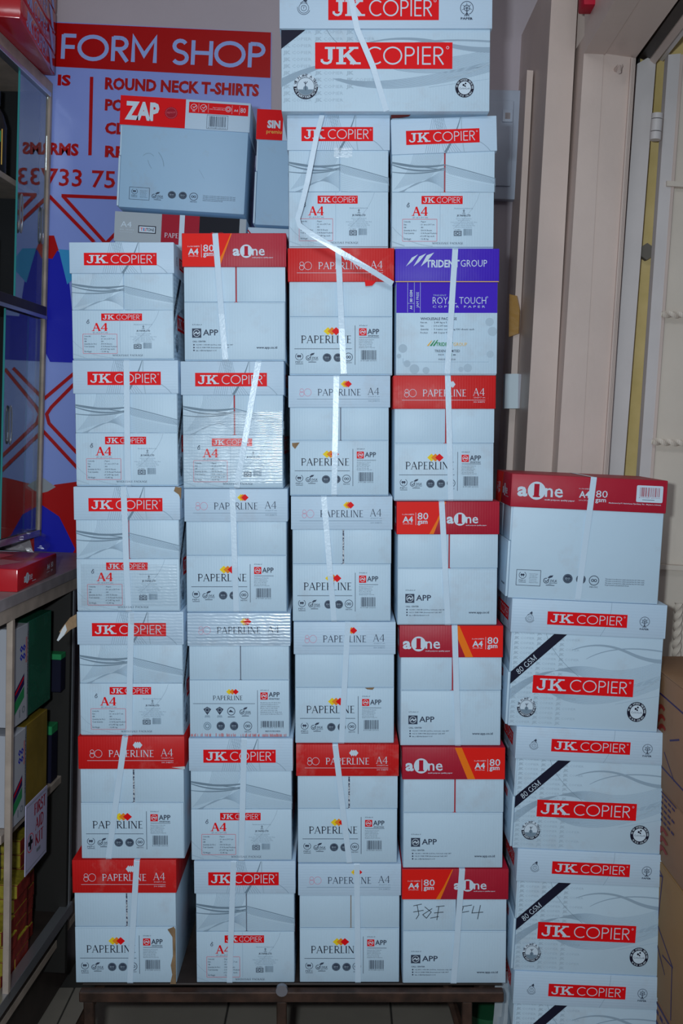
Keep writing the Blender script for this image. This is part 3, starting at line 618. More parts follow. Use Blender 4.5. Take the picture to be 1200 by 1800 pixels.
def strap_path(pts, width, th, name, parent):
    """ribbon along 3-D points, its width along local X"""
    vs, fs = [], []
    P = [Vector(p) for p in pts]; n = len(P)
    for i, p in enumerate(P):
        a = P[i-1] if i else P[i]; b = P[i+1] if i < n-1 else P[i]; d = (b-a).normalized()
        wx = Vector((1, 0, 0)); wx = (wx-d*wx.dot(d)).normalized(); nn = wx.cross(d).normalized()*th/2; wx = wx*width/2
        vs += [p+wx+nn, p-wx+nn, p-wx-nn, p+wx-nn]
    for i in range(n-1):
        for k in range(4): fs.append((4*i+k, 4*i+(k+1) % 4, 4*i+4+(k+1) % 4, 4*i+4+k))
    fs += [(3, 2, 1, 0), tuple(4*(n-1)+k for k in range(4))]
    mb = MB(); mb.add(vs, fs, M_STRAP, False); return mb.build(name, parent)
def carton(knd, loc, label, group, sx=1, sy=1, sz=1, rot=(0, 0, 0), strap=None, seam=None, gap=0.0, name='paper_carton', long_forward=False, lid_tilt=0, strap_side=False):
    r = thing(name, loc, label, 'box', group, rot); r.scale = (sx, sy, sz); d = KIND[knd]
    link_mesh('body', d['body'], r); lid = link_mesh('lid', d['lid'], r)
    if lid_tilt:
        lid.rotation_euler = (0, lid_tilt, 0); lid.location = (-math.sin(lid_tilt)*H0, 0, -.0045)
    if 'single' in d: link_mesh('end_panel', d['single'], r)
    else:
        link_mesh('flap', d['ul'], r); u = link_mesh('flap', d['ur'], r)
        if gap: u.location.x = gap
        link_mesh('lower_flap', d['lower'], r)
    if seam:
        mb = MB(); mb.box((SEAMX-.003-gap, -.0012, .10), (SEAMX+.003+gap, .0005, BODYH+.004), seam)
        mb.build('inner_flap', r)
    if strap:
        xt, xb = strap; yl = -FT-LO-.0007; yf = -FT-.0030; zl = H0-LH; z0 = .0006
        xm = xt+(xb-xt)*(LH/H0)
        pts = [(xt, L0+LO+.0007, H0+.0001), (xt, yl+.002, H0+.0001), (xt, yl, H0-.002), (xm, yl-.0004, zl), (xb+(xm-xb)*.5, yf-.003, zl*.5), (xb, yf, z0+.003), (xb, yf+.003, z0), (xb, L0, z0), (xt, L0+LO+.0007, H0*.7), (xt, L0+LO+.0007, H0)]
        strap_path(pts, .0125, .0007, 'strap', r)
    return r
def tape(parent, x0, x1, z0, z1, y, name='clear_tape'):
    mb = MB(); n = 14; vs = []; fs = []
    for j in range(n+1):
        for i in range(n+1):
            vs.append((x0+(x1-x0)*i/n, y+random.uniform(-.0001, .0001), z0+(z1-z0)*j/n))
    for j in range(n):
        for i in range(n): k = j*(n+1)+i; fs.append((k, k+1, k+n+2, k+n+1))
    mb.add(vs, fs, M_TAPE, True); return mb.build(name, parent)
M_SEAMRED = mat('seam_red', (.45, .01, .02), .6); M_SEAMDK = mat('seam_dark', (.10, .10, .14), .6); M_SEAMBR = mat('seam_brown', (.30, .19, .11), .7)
def seam_print():
    m = bpy.data.materials.new('seam_print'); m.use_nodes = True; N, L = nt(m); b = N['Principled BSDF']
    tc = N.new('ShaderNodeTexCoord'); n = N.new('ShaderNodeTexNoise'); n.inputs['Scale'].default_value = 260; L.new(tc.outputs['Object'], n.inputs['Vector'])
    r = N.new('ShaderNodeValToRGB'); r.color_ramp.elements[0].position = .5; r.color_ramp.elements[1].position = .54
    r.color_ramp.elements[0].color = (.6, .6, .62, 1); r.color_ramp.elements[1].color = (.03, .03, .07, 1); L.new(n.outputs['Fac'], r.inputs['Fac']); L.new(r.outputs[0], b.inputs['Base Color']); return m
M_SEAMPR = seam_print()
SE = dict(red=M_SEAMRED, dark=M_SEAMDK, brown=M_SEAMBR, pr=M_SEAMPR)
# ------------------------------------------------------------------ setting
M_WALL = mat('painted_wall', (.54, .46, .50), .55, bump=.25, bscale=60, var=.08, vscale=3)
M_TRIM = mat('painted_frame', (.67, .53, .47), .42, bump=.3, bscale=40, var=.10, vscale=5)
M_CREAM = mat('cream_steel', (.72, .62, .53), .40, bump=.25, bscale=50, var=.08, vscale=6)
M_STEELP = mat('greyish_steel_frame', (.66, .60, .59), .4, bump=.2, bscale=60, var=.06, vscale=8)
M_YELLOW = mat('peeling_yellow_paint', (.75, .56, .25), .6, bump=.4, bscale=40, var=.5, vscale=9, col2=(.6, .44, .16))
M_TILE = mat('floor_tile', (.36, .31, .26), .35, bump=.1, bscale=80, var=.15, vscale=5)
M_GROUT = mat('grout', (.05, .045, .04), .8)
M_CEIL = mat('ceiling_paint', (.7, .66, .62), .7)
M_BLACK = mat('dark_gap', (.01, .01, .012), .8)
M_WOOD = mat('grey_oak_laminate', (.36, .31, .32), .45, var=.3, vscale=14, bump=.1)
M_OAK = mat('light_oak_edge', (.52, .41, .34), .5, var=.25, vscale=22)
M_DWOOD = mat('dark_wood', (.045, .03, .025), .5, var=.4, vscale=14)
M_RUST = mat('rusty_brown_steel', (.085, .040, .026), .5, metal=.25, bump=.4, bscale=70, var=.6, vscale=22, col2=(.03, .015, .01))
M_ALU = mat('aluminium', (.55, .56, .60), .3, metal=.8)
WALLD = 3.15
mb = MB(); mb.box((-1.9, WALLD, 0), (.62, WALLD+.12, 3.05), M_WALL); tag(mb.build('wall_back'), kind='structure')
mb = MB(); mb.box((-2.02, -1.2, 0), (-1.9, WALLD+.12, 3.05), M_WALL); tag(mb.build('wall_left'), kind='structure')
mb = MB(); mb.box((-2.02, -1.2, 3.05), (2.4, WALLD+.12, 3.15), M_CEIL); tag(mb.build('ceiling'), kind='structure')
mb = MB(); mb.box((-2.02, -1.2, -.08), (2.4, WALLD+.12, -.004), M_GROUT); fl = tag(mb.build('floor'), kind='structure')
tm = MB(); tm.box((-.2225, -.2225, -.008), (.2225, .2225, 0), M_TILE, .0015, 1); tme = tm.mesh('tile')
for i in range(-3, 4):
    for j in range(-5, 1):
        x = -.314+.225+.45*i; y = 2.98+.225+.45*j
        if x > 1.3 or x < -1.6 or y > 3.2: continue
        t = link_mesh('tile', tme, fl, (x, y, 0)); t.rotation_euler = (0, 0, random.uniform(-.001, .001))
# verticals of the room lean a little in the photograph: pieces are built from edges (x at y=0, x at y=1200)
def lean(x0, x1, D, y0=-60, y1=1500):
    """two points of a leaning vertical edge: x0 is its x at photo height 0, x1 at 1000"""
    f = lambda y: x0+(x1-x0)*y/1000
    a, b = up(f(y0), y0, D), up(f(y1), y1, D); d = (b-a)
    bot = a + d*((a.z-0)/(a.z-b.z)); return a, bot
def post(name, L0_, L1_, R0_, R1_, D, depth, m, ytop=-60, ztop=None, parent=None, bev=0):
    a, b = lean(L0_, L1_, D, ytop); c, d = lean(R0_, R1_, D, ytop)
    mb = MB(); mb.prism([a, c, d, b], (0, depth, 0), m); return mb
# wall on the right: nib, pillar, jamb
mb = post('', 969, 912, 1015, 960, 2.69, .60, M_TRIM); tag(mb.build('wall_right'), kind='structure')
mb = post('', 1013, 957, 1034, 975, 2.74, .55, M_TRIM); tag(mb.build('trim_1'), kind='structure')
# door reveal with lintel
JT = 95
a, b = lean(1032, 968, 2.62, 60); c, d = lean(1066, 1012, 2.62, 60)
mb = MB(); mb.prism([a, c, d, b], (0, .6, 0), M_TRIM)
a, b = lean(1065, 1011, 2.625, 60); c, d = lean(1117, 1050, 2.625, 60); mb.prism([a, c, d, b], (0, .6, 0), M_TRIM)
for k in range(3):
    a, b = lean(1117+2.6*k-1, 1050+2.6*k-1, 2.615+.012*k, 101); c, d = lean(1119+2.6*k, 1052+2.6*k, 2.615+.012*k, 101); mb.prism([a, c, d, b], (0, .5, 0), M_TRIM)
dr = tag(mb.build('door_1'), kind='structure')
# lintel running towards the camera above the opening
def pt(px, py, D): return up(px, py, D)
d_ = Vector((.0526, -1, 0)).normalized()
p1 = pt(1026, 94, 2.62); p2 = pt(1062, 97, 2.625); p3 = pt(1117, 102, 2.625)
mb = MB()
e = Vector((-.04, -1.7, 0))
mb.prism([p1, p2, p2+Vector((0, 0, .9)), p1+Vector((0, 0, .9))], e, M_TRIM)
mb.prism([p2+Vector((0, 0, .004)), p3+Vector((0, 0, .0)), p3+Vector((0, 0, .9)), p2+Vector((0, 0, .9))], e, M_TRIM)
tag(mb.build('trim_2'), kind='structure')
# small peg on the reveal
mb = MB(); q = up(1087, 116, 2.60); mb.tube([q+Vector((0, .03, 0)), q+Vector((0, -.012, -.004))], .006, M_TRIM, 8); mb.tube([q+Vector((0, -.01, -.004)), q+Vector((-.004, -.02, -.02))], .005, M_TRIM, 8)
tag(mb.build('wall_peg'), 'short painted peg near the top corner of the door reveal', 'peg')
# steel door frame beyond the reveal: post, head, yellow wall behind
mb = MB(); a, b = lean(1128, 1056, 2.70, 112); c, d = lean(1161, 1083, 2.70, 92); mb.prism([a, c, d, b], (0, .05, 0), M_STEELP)
fr = mb.build('frame_post', dr)
mb = MB(); p = pt(1122, 118, 2.72); q = pt(1156, 92, 2.72)
for (o0, o1, z0, m) in ((0.0, .022, .012, M_DWOOD), (.022, .03, .0, M_TRIM), (.03, .055, .014, M_STEELP)):
    mb.prism([p+Vector((o0, 0, z0+.01)), p+Vector((o1+.004, 0, z0)), p+Vector((o1+.004, 0, .5)), p+Vector((o0, 0, .5))], (-.04, -1.3, 0), m)
mb.build('frame_head', dr)
mb = MB(); mb.box((.60, 2.755, 0), (1.7, 2.80, 3.05), M_YELLOW); tag(mb.build('wall_outer'), kind='structure')
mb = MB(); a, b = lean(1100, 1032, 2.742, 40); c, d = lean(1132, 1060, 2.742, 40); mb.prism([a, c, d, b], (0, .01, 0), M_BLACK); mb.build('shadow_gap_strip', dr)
# open steel door leaf facing the camera
leafD = 2.66
leaf = thing('steel_door', up(1190, 1500, leafD).xy.to_3d(), 'cream painted steel door with twisted bars, open at the right edge', 'door')
leaf.location = (0, 0, 0)
mb = MB(); a, b = lean(1181, 1112, leafD, 96); c, d = lean(1203, 1132, leafD, 94); mb.prism([a, c, d, b], (0, .03, 0), M_STEELP); mb.build('stile', leaf)
mb = MB(); a, b = lean(1200, 1130, leafD+.012, 96); c, d = lean(1420, 1360, leafD+.012, 80); mb.prism([a, c, d, b], (0, .01, 0), M_CREAM); mb.build('door_panel', leaf)
mb = MB(); a, b = lean(1203, 1131, leafD-.002, 96); c, d = lean(1208, 1136, leafD-.002, 96); mb.prism([a, c, d, b], (0, .014, 0), M_TRIM); mb.build('edge_moulding', leaf)
def twisted(p, q, r, m, name, parent):
    mb = MB(); n = 70; P = []; vs = []; fs = []; p = Vector(p); q = Vector(q); d = (q-p); dn = d.normalized(); x = dn.orthogonal().normalized(); y = dn.cross(x); s = 4
    for i in range(n+1):
        t = i/n; a0 = t*d.length/.045*PI
        for k in range(s): a = a0+k*PI/2; vs.append(p+d*t+(x*math.cos(a)+y*math.sin(a))*r)
    for i in range(n):
        for k in range(s): fs.append((i*s+k, i*s+(k+1) % s, (i+1)*s+(k+1) % s, (i+1)*s+k))
    mb.add(vs, fs, m, False); return mb.build(name, parent)
for (x0, y, y2, fl_) in ((1163, 552, 556, 1), (1146, 776, 781, 1), (1172, 322, 330, 0), (1148, 996, 1001, 0)):
    p = up(x0, y, leafD-.01); q = up(x0+240, y2+8, leafD-.01)
    if fl_: twisted(p, q, .0085, M_CREAM, 'twisted_bar', leaf)
    else: mb = MB(); mb.prism([p+Vector((0, 0, .006)), q+Vector((0, 0, .006)), q-Vector((0, 0, .006)), p-Vector((0, 0, .006))], (0, .02, 0), M_CREAM); mb.build('cross_bar', leaf)
p = up(1192, 1060, leafD-.012); q = up(1186, 1190, leafD-.012); twisted(p, q, .011, M_CREAM, 'twisted_bar', leaf)
# hinge
hg = MB(); h0 = up(1155, 200, 2.64); h1 = up(1151, 246, 2.64); hd = (h1-h0)
for i, (a, b) in enumerate(((0, .2), (.23, .68), (.71, 1))): hg.tube([h0+hd*a, h0+hd*b], .0135, M_STEELP, 14)
hg.tube([h0+hd*.02, h0+hd*.98], .011, M_BLACK, 10); hg.build('hinge', leaf)
# hexagonal lug
mb = MB(); c = up(1137, 442, 2.73); mb.prism([c+Vector((.018*math.cos(PI/6+k*PI/3), 0, .021*math.sin(PI/6+k*PI/3))) for k in range(6)], (0, .02, 0), mat('dark_stone', (.16, .14, .12), .8)); 
mb.build('door_stop', leaf)
# lower thing: red painted corner at the top
mb = MB(); a = up(1026, -30, 2.50); mb.box((a.x+.0, 2.50, up(0, 8, 2.5).z), (a.x+.045, 2.56, 2.9), pm('crimson'), .004); tag(mb.build('wall_hung_sign'), 'corner of a dark red object above the door lintel', 'sign')
# ------------------------------------------------------------------ wall-side objects
# distribution board
M_BOXP = mat('grey_enamel', (.50, .55, .66), .4)
c0 = up(800, 158, WALLD-.03); c1 = up(914, 350, WALLD-.03); R3 = Matrix.Rotation(math.radians(1.6), 4, 'Y')
db = thing('distribution_board', ((c0.x+c1.x)/2, WALLD, c1.z), 'pale grey metal distribution board on the back wall behind the tall stack', 'electrical box')
hw = (c1.x-c0.x)/2; hh = c0.z-c1.z
mb = MB(); mb.box((-hw, -.035, 0), (hw, 0, hh), M_BOXP, .003, 2, R3); mb.build('housing', db)
mb = MB(); mb.box((-hw+.03, -.042, .035), (hw-.03, -.034, hh-.03), M_BOXP, .003, 2, R3); dd = mb.build('door', db)
mb = MB(); mb.box((hw-.062, -.047, .21), (hw-.032, -.041, .245), M_BOXP, .002, 2, R3); mb.box((hw-.054, -.0475, .218), (hw-.04, -.046, .235), M_WOOD, 0, 1, R3); mb.build('latch', dd)
# leaning board between stack and pillar
pl = thing('wooden_batten', (0, 0, 0), 'narrow pink painted batten leaning upright in the corner beside the distribution board', 'board')
a = up(926, 123, 2.88); b = up(937, 124, 2.88); c = up(897, 890, 2.88); d = up(886, 890, 2.88)
kx = (c-b)/(b.z-c.z); c2 = b+kx*b.z; d2 = a+(d-a)/(a.z-d.z)*a.z
mb = MB(); mb.prism([a, b, c2, d2], (0, .10, 0), M_TRIM); mb.build('batten', pl)
mb = MB(); a = up(895, 517, 2.865); b = up(908, 520, 2.865); c = up(913, 545, 2.865); d = up(911, 586, 2.865); e_ = up(894, 592, 2.865); mb.prism([a, b, c, d, e_], (.006, .018, 0), mat('brown_parcel_tape', (.42, .22, .05), .25, bump=.5, bscale=50)); mb.build('parcel_tape', pl)
mb = MB(); mb.prism([up(888, 657, 2.82), up(911, 657, 2.82), up(910, 718, 2.82), up(886, 718, 2.82)], (0, .03, 0), mat('white_plastic', (.62, .72, .78), .35)); mb.prism([up(911, 657, 2.825), up(926, 660, 2.825), up(922, 717, 2.825), up(910, 718, 2.825)], (0, .03, 0), mat('plastic_grey', (.42, .42, .48), .4)); j = mb.build('socket_box')
tag(j, 'small white plastic socket box beside the leaning batten', 'socket')
# ------------------------------------------------------------------ poster
PD = WALLD-.006
pz = Art(0, 0, 1, 1, 1, 1)
ROT = math.atan(.046)
M_POST = mat('poster_vinyl', (.30, .39, .88), .24, bump=.9, bscale=4, spec=.6)
def pmp(c): return mat('vinyl_'+c, {'red': (.50, .003, .004), 'plred': (.48, .003, .006)}.get(c, COL[c]), .3, bump=.9, bscale=4, spec=.25)
A = Art(0, 0, 1, 1, 1, 1)
A.poly([(78, 39), (476, 57), (475, 137), (78, 116)], 'red')
A.glyphs(GEO, 'FORM SHOP', 104, 103, 43, 'lav', w=362, wt=.16, rot=ROT)
A.text('ROUND NECK T-SHIRTS', 184, 156, 19, 'plred', w=271, off=.045, rot=ROT); A.text('IS', 101, 149, 17, 'plred', w=23, off=.045, rot=ROT)
for i, t in enumerate(('PO', 'CL', 'RE')): A.text(t, 184, 193+i*41, 18, 'plred', w=34, off=.045, rot=ROT)
A.poly([(158, 135), (164, 135), (161, 273), (155, 273)], 'plred')
A.text('FORMS', 50, 269, 19, 'plred', w=88, off=.045, rot=ROT); A.text('733 75', 80, 325, 29, 'plred', w=122, off=.012, rot=ROT)
for a, b in (((108, 344), (260, 350)), ((110, 344), (186, 428)), ((84, 342), (165, 425)), ((186, 428), (240, 372)), ((165, 425), (165.5, 426))): A.stroke([a, b], 6, 'plred')
A.stroke([(0, 790), (74, 704), (135, 652)], 6, 'plred'); A.stroke([(150, 655), (90, 716), (82, 728), (86, 744), (150, 812)], 6, 'plred'); A.stroke([(60, 742), (75, 757), (150, 838)], 6, 'plred')
A.poly([(66, 424), (80, 414), (95, 414), (103, 440), (92, 455), (70, 455)], 'red'); A.poly([(60, 452), (92, 455), (101, 440), (112, 452), (122, 500), (128, 560), (200, 560), (200, 640), (88, 636), (80, 620), (70, 560), (60, 500)], 'blue')
A.poly([(103, 438), (128, 440), (150, 470), (118, 500)], 'cyan')
A.poly([(40, 900), (70, 868), (96, 852), (140, 846), (200, 850), (200, 977), (60, 977)], 'red'); A.poly([(62, 842), (76, 840), (98, 856), (84, 864), (68, 868)], 'steel')
A.poly([(60, 892), (74, 888), (104, 908), (120, 940), (132, 965), (128, 972), (104, 978), (60, 978)], 'blue')
mb = MB(); P4 = [up(72, 37, PD), up(477, 57, PD), up(472, 1000, PD), up(72, 985, PD)]
mb.prism(P4, (0, .004, 0), M_POST)
for vs, fs, c, ly in A.p: mb.add([up(q[0], q[1], PD-.0006-.00012*ly-(q[2]*3 if len(q) > 2 else 0)) for q in vs], fs, pmp(c))
tag(mb.build('wall_poster'), 'large lavender vinyl poster with red header and garment pictures on the back wall', 'poster')
# ------------------------------------------------------------------ bench
bench = thing('steel_bench', (0, 2.5, 0), 'low rusty brown steel bench carrying the four main stacks', 'bench')
def bz(py, D): return up(600, py, D).z
BT = bz(1729, 2.33)
bx0 = up(157, 1740, 2.315).x; bx1 = up(868, 1740, 2.315).x
def bl(a, b, m=M_RUST, bev=.002): mb = MB(); mb.box(a, b, m, bev, 1); return mb
by = 2.5
bl((bx0-.02, 2.30-by, BT-.028), (bx1+.02, 2.325-by, BT-.005)).build('rail', bench); bl((bx0-.02, 2.95-by, BT-.028), (bx1+.02, 2.975-by, BT-.005)).build('rail', bench)
bl((bx0-.02, 2.33-by, BT-.005), (bx1+.02, 2.97-by, BT), M_DWOOD).build('top_board', bench)
for x in (bx0, up(495, 1740, 2.315).x, up(820, 1740, 2.315).x):
    bl((x-.011, 2.302-by, 0), (x+.011, 2.323-by, BT-.028)).build('leg', bench); bl((x-.011, 2.952-by, 0), (x+.011, 2.973-by, BT-.028)).build('leg', bench)
for x0, x1 in ((up(205, 1750, 2.5).x, up(150, 1850, 2.5).x), (up(770, 1750, 2.5).x, up(800, 1850, 2.5).x)):
    mb = MB(); mb.tube([(x0, .0, BT-.02), (x1-(x0-x1)*1.2, .05, .0)], .011, M_RUST, 6); mb.build('brace', bench)
mb = MB(); q = up(495, 1742, 2.295); mb.tube([(q.x, 2.294-by, q.z), (q.x, 2.305-by, q.z)], .013, mat('dull_cap', (.25, .24, .27), .35, metal=.5), 16); mb.build('end_cap', bench)
# ------------------------------------------------------------------ main stacks
CARTONS = {
 1: [('jk', 126, 305, 426, 'white copier-paper carton with wave print and no strap, topmost of the leftmost stack', None, None),
     ('jk', 132, 314, 633, 'white copier-paper carton with red banner and centre strap, second from top of the leftmost stack', (222, 225), None),
     ('jk', 134, 319, 855, 'white copier-paper carton with brown scuffed lid corner, third from top of the leftmost stack', (217, 226), 'red'),
     ('jk', 139, 323, 1075, 'white copier-paper carton with torn brown flap at its left edge, fourth in the leftmost stack', (230, 226), None),
     ('pl_red', 141, 323, 1294, 'white carton with red lid and slanting strap, fifth from top of the leftmost stack', (219, 190), 'pr'),
     ('pl_red', 131, 309, 1511, 'white carton with battered red lid and torn lower corner, bottom of the leftmost stack', (240, 228), 'pr')],
 2: [('ao_left', 323, 506, 410, 'white carton with bright red and crimson lid, topmost of the second stack from the left', (378, 396), 'red'),
     ('jk', 316, 498, 635, 'white copier-paper carton with glossy taped front and slanting strap, second in the second stack', (454, 416), 'red'),
     ('pl_white', 325, 510, 859, 'white carton with three coloured diamonds and centre strap, under the glossy taped carton', (408, 415), None),
     ('pl_white2', 332, 512, 1077, 'white carton with two rows of small marks and no strap, fourth in the second stack', None, 'dark'),
     ('jk', 335, 516, 1297, 'white copier-paper carton with centre strap, fifth from top of the second stack', (429, 424), None),
     ('jk', 344, 521, 1513, 'white copier-paper carton whose strap crosses the red A4, bottom of the second stack', (410, 403), 'dark')],
 3: [('jk', 502, 684, 202, 'white copier-paper carton with bent loose strap, left of the two under the widest box', None, None),
     ('pl_red', 508, 690, 436, 'white carton with scuffed red lid, directly left of the violet carton', (594, 604), None),
     ('pl_white', 502, 685, 660, 'white carton with brown chipped corner beside its diamonds, third in the third stack', (591, 587), 'dark'),
     ('pl_white', 510, 691, 872, 'white carton with strap left of its printed seam, fourth in the third stack', (569, 587), 'pr'),
     ('pl_white', 515, 696, 1093, 'white carton with creased lower flap and slanting strap, fifth in the third stack', (611, 600), None),
     ('pl_red', 519, 700, 1308, 'white carton with worn red lid and printed seam, sixth in the third stack', (589, 614), 'pr'),
     ('pl_white', 526, 705, 1518, 'white carton with coloured diamonds and centre strap, bottom of the third stack', (627, 629), 'brown')],
 4: [('jk', 687, 869, 202, 'white copier-paper carton with crooked lid, right of the two under the widest box', None, 'red'),
     ('trident', 696, 874, 437, 'carton with violet lid and violet upper half, near the top of the fourth stack', (800, 786), None),
     ('pl_red', 687, 868, 660, 'white carton with glossy red lid, directly under the violet carton', (787, 792), 'red'),
     ('ao_left', 695, 874, 881, 'white carton with red and crimson lid, fourth in the fourth stack', (776, 787), 'red'),
     ('ao_right', 702, 881, 1099, 'white carton with crimson lid, orange stripe and centre strap, fifth in the fourth stack', (799, 805), 'red'),
     ('ao_right', 706, 884, 1312, 'white carton with crimson lid, orange stripe and no strap, sixth in the fourth stack', None, 'red'),
     ('ao_left', 707, 890, 1526, 'white carton with black handwriting under its red lid, bottom of the fourth stack', (812, 797), 'dark')]}
OV = 2.3
for _ in range(3):                                        # neighbouring lids never share space
    for c in (1, 2, 3):
        for a in range(len(CARTONS[c])):
            for b in range(len(CARTONS[c+1])):
                A_, B_2 = CARTONS[c][a], CARTONS[c+1][b]
                ab = CARTONS[c][a+1][3] if a+1 < len(CARTONS[c]) else 1729
                bb = CARTONS[c+1][b+1][3] if b+1 < len(CARTONS[c+1]) else 1729
                if min(ab, bb) - max(A_[3], B_2[3]) > 1:
                    ov = (A_[2]+OV+.7) - (B_2[1]-OV)
                    if ov > 0:
                        CARTONS[c][a] = A_[:2]+(A_[2]-ov/2,)+A_[3:]; CARTONS[c+1][b] = B_2[:1]+(B_2[1]+ov/2,)+B_2[2:]
BOT = {1: 1729, 2: 1729, 3: 1729, 4: 1729}
D0 = 2.33; BX = {}
random.seed(4)
for col, rows in CARTONS.items():
    for i, (k, xl, xr, yt, lab, st, seam) in enumerate(rows):
        yb = rows[i+1][3] if i < len(rows)-1 else BOT[col]
        zt = up(600, yt, D0).z; zb = up(600, yb, D0).z
        if i == len(rows)-1: zb = BT
        ym = (yt+yb)/2; xa = up(xl, ym, D0).x; xb_ = up(xr, ym, D0).x; cx = (xa+xb_)/2; sx = (xb_-xa)/W0
        jd = random.uniform(0, .006)
        kw = {}
        if st:
            f = lambda px, py: (up(px, py, D0-.005).x-cx)/sx
            kw['strap'] = (f(st[0], yt), f(st[1], yb))
        if seam: kw['seam'] = SE[seam]
        yaw = random.uniform(-.0015, .0015)
        if col == 4 and i == 0: kw['lid_tilt'] = -.035
        if seam == 'pr' or (seam == 'red' and col in (2, 4)): kw['gap'] = .0012
        BX[col, i] = carton(k, (cx, D0+jd, zb+.0002), lab, {1: 'cartons of the leftmost stack', 2: 'cartons of the second stack', 3: 'cartons of the third stack', 4: 'cartons of the fourth stack'}[col],
                            sx, 1, (zt-zb-.0006)/H0, (0, 0, yaw), **kw)
# extras on individual cartons
t = tape(BX[2, 1], -.108, .108, .012, .16, -FT-.0032)
tape(BX[2, 3], -.112, .112, H0-LH+.002, H0-.002, -FT-LO-.0012)
tape(BX[1, 2], -.10, .105, .012, .10, -FT-.0032); tape(BX[1, 3], .0, .11, H0-LH+.002, H0-.002, -FT-LO-.0012)
# torn kraft flap sticking out at the left of the fourth carton
M_TORN = mat('torn_kraft', (.34, .21, .11), .8, bump=.6, bscale=120, var=.4, vscale=40); M_TORNW = mat('torn_white', (.62, .64, .66), .7)
mb = MB(); y = -.012
P = [(-.112, y, .258), (-.125, y-.003, .251), (-.137, y-.005, .236), (-.147, y-.006, .222), (-.138, y-.005, .214), (-.124, y-.003, .226), (-.112, y, .232)]
mb.prism(P, (0, .002, 0), M_TORN); P = [(-.134, y-.0062, .238), (-.141, y-.0062, .228), (-.152, y-.0082, .205), (-.149, y-.0082, .203), (-.137, y-.0062, .215), (-.131, y-.0062, .226)]; mb.prism(P, (0, .002, 0), M_TORNW)
mb.build('torn_flap', BX[1, 3])
def chip(parent, pts, yo, name='torn_patch', m=M_TORN): mb = MB(); mb.prism([(x, yo, z) for x, z in pts], (0, .0006, 0), m); return mb.build(name, parent)
chip(BX[1, 5], [(.106, .122), (.109, .116), (.109, .0), (.096, .0), (.101, .02), (.098, .04), (.103, .06), (.1025, .1), (.092, .116)], -FT-.0026)
chip(BX[3, 2], [(-.105, .116), (-.088, .117), (-.098, .103), (-.104, .109)], -FT-.0026)
chip(BX[1, 2], [(.103, .262), (.116, .26), (.115, .235), (.110, .246), (.100, .253)], -FT-LO-.0006)
chip(BX[1, 4], [(.085, .197), (.113, .199), (.113, .193), (.1, .195)], -FT-LO-.0006, m=M_TORNW)
chip(BX[3, 4], [(.045, .121), (.066, .122), (.062, .117), (.05, .118)], -FT-.0026)
chip(BX[3, 1], [(.05, .196), (.076, .195), (.066, .185), (.052, .184)], -FT-.0036, 'red_flap_corner', pm('red'))
# torn dark edge on the crooked lid
chip(BX[4, 0], [(-.112, .262), (-.07, .2625), (-.075, .259), (-.09, .257), (-.112, .255)], -FT-LO-.0008, m=mat('dark_red_tear', (.12, .01, .01), .8))
# black handwriting on the bottom right carton
hw_ = Art(0, 0, 220, 80, .22, .08)
for s_ in ([(22, 20), (40, 16)], [(30, 18), (34, 40), (28, 50)], [(22, 34), (44, 30)], [(46, 22), (60, 34), (50, 48), (42, 40), (62, 26)], [(58, 48), (76, 44)], [(70, 22), (88, 20)], [(76, 22), (72, 52)], [(66, 36), (86, 34)],
           [(122, 22), (146, 18)], [(128, 22), (120, 50)], [(118, 36), (140, 32)], [(150, 20), (146, 36), (170, 34)], [(164, 18), (158, 50)]): hw_.stroke(s_, 1.3, 'black')
mb = MB(); hw_.put(mb, lambda u, v, o: (u-.11, -FT-.0004-o, v+.118)); mb.build('handwriting', BX[4, 6])
# loose bent strap hanging from the left of the two upper cartons
r = BX[3, 0]; inv = lambda px, py, D: Vector(((up(px, py, D).x-r.location.x)/r.scale.x, D-r.location.y, (up(px, py, D).z-r.location.z)/r.scale.z))
strap_path([inv(566, 200, 2.325)+Vector((0, .1, .004)), inv(566, 203, 2.319), inv(556, 240, 2.312), inv(540, 320, 2.30), inv(528, 368, 2.296), inv(523, 384, 2.296), inv(526, 396, 2.296), inv(545, 410, 2.296), inv(600, 444, 2.30), inv(650, 474, 2.307), inv(690, 499, 2.316)], .011, .0009, 'loose_strap', r)
tape(r, -.01, .03, .178, .198, -FT-LO-.0015)
# ------------------------------------------------------------------ wide carton across stacks three and four
zb = up(600, 202, D0).z+.0006; DA = 2.308; W3 = .436; H3 = .250; B3 = .1655
xa = up(494, 120, DA).x; xb_ = up(861, 120, DA).x
big = thing('wide_paper_carton', ((xa+xb_)/2, DA, zb), 'widest white copier-paper carton with large red banner, lying across the top of the stacks', 'box', None)
sx = (xb_-xa)/W3; big.scale = (sx, 1, 1)
mb = MB(); mb.box((-W3/2, 0, 0), (W3/2, .30, H3-.004), M_WHITE, .0025, 2); jk_side(W3, B3, True).put(mb, lambda u, v, o: (u-W3/2, -o, v)); mb.build('body', big)
mb = MB(); x = W3/2+.003
mb.box((-x, -.005, B3), (x, -.0008, H3), M_WHITE_L, .0014); mb.box((-x, .3008, B3), (x, .305, H3), M_WHITE_L, .0014); mb.box((-x, -.004, B3), (-x+.0028, .304, H3), M_WHITE_L, .001); mb.box((x-.0028, -.004, B3), (x, .304, H3), M_WHITE_L, .001); mb.box((-x, -.004, H3-.004), (x, .304, H3), M_WHITE_L, .001)
a = Art(0, 0, 366, 70, 2*x, H3-B3); banner(a, 84, 16, 274, 56); bike(a, 42, 36, 8.5); tree(a, 322, 36, 11)
a.put(mb, lambda u, v, o: (-x+u, -.005-o, B3+v)); mb.build('lid', big)
f = lambda px: (up(px, 120, DA).x-big.location.x)/sx
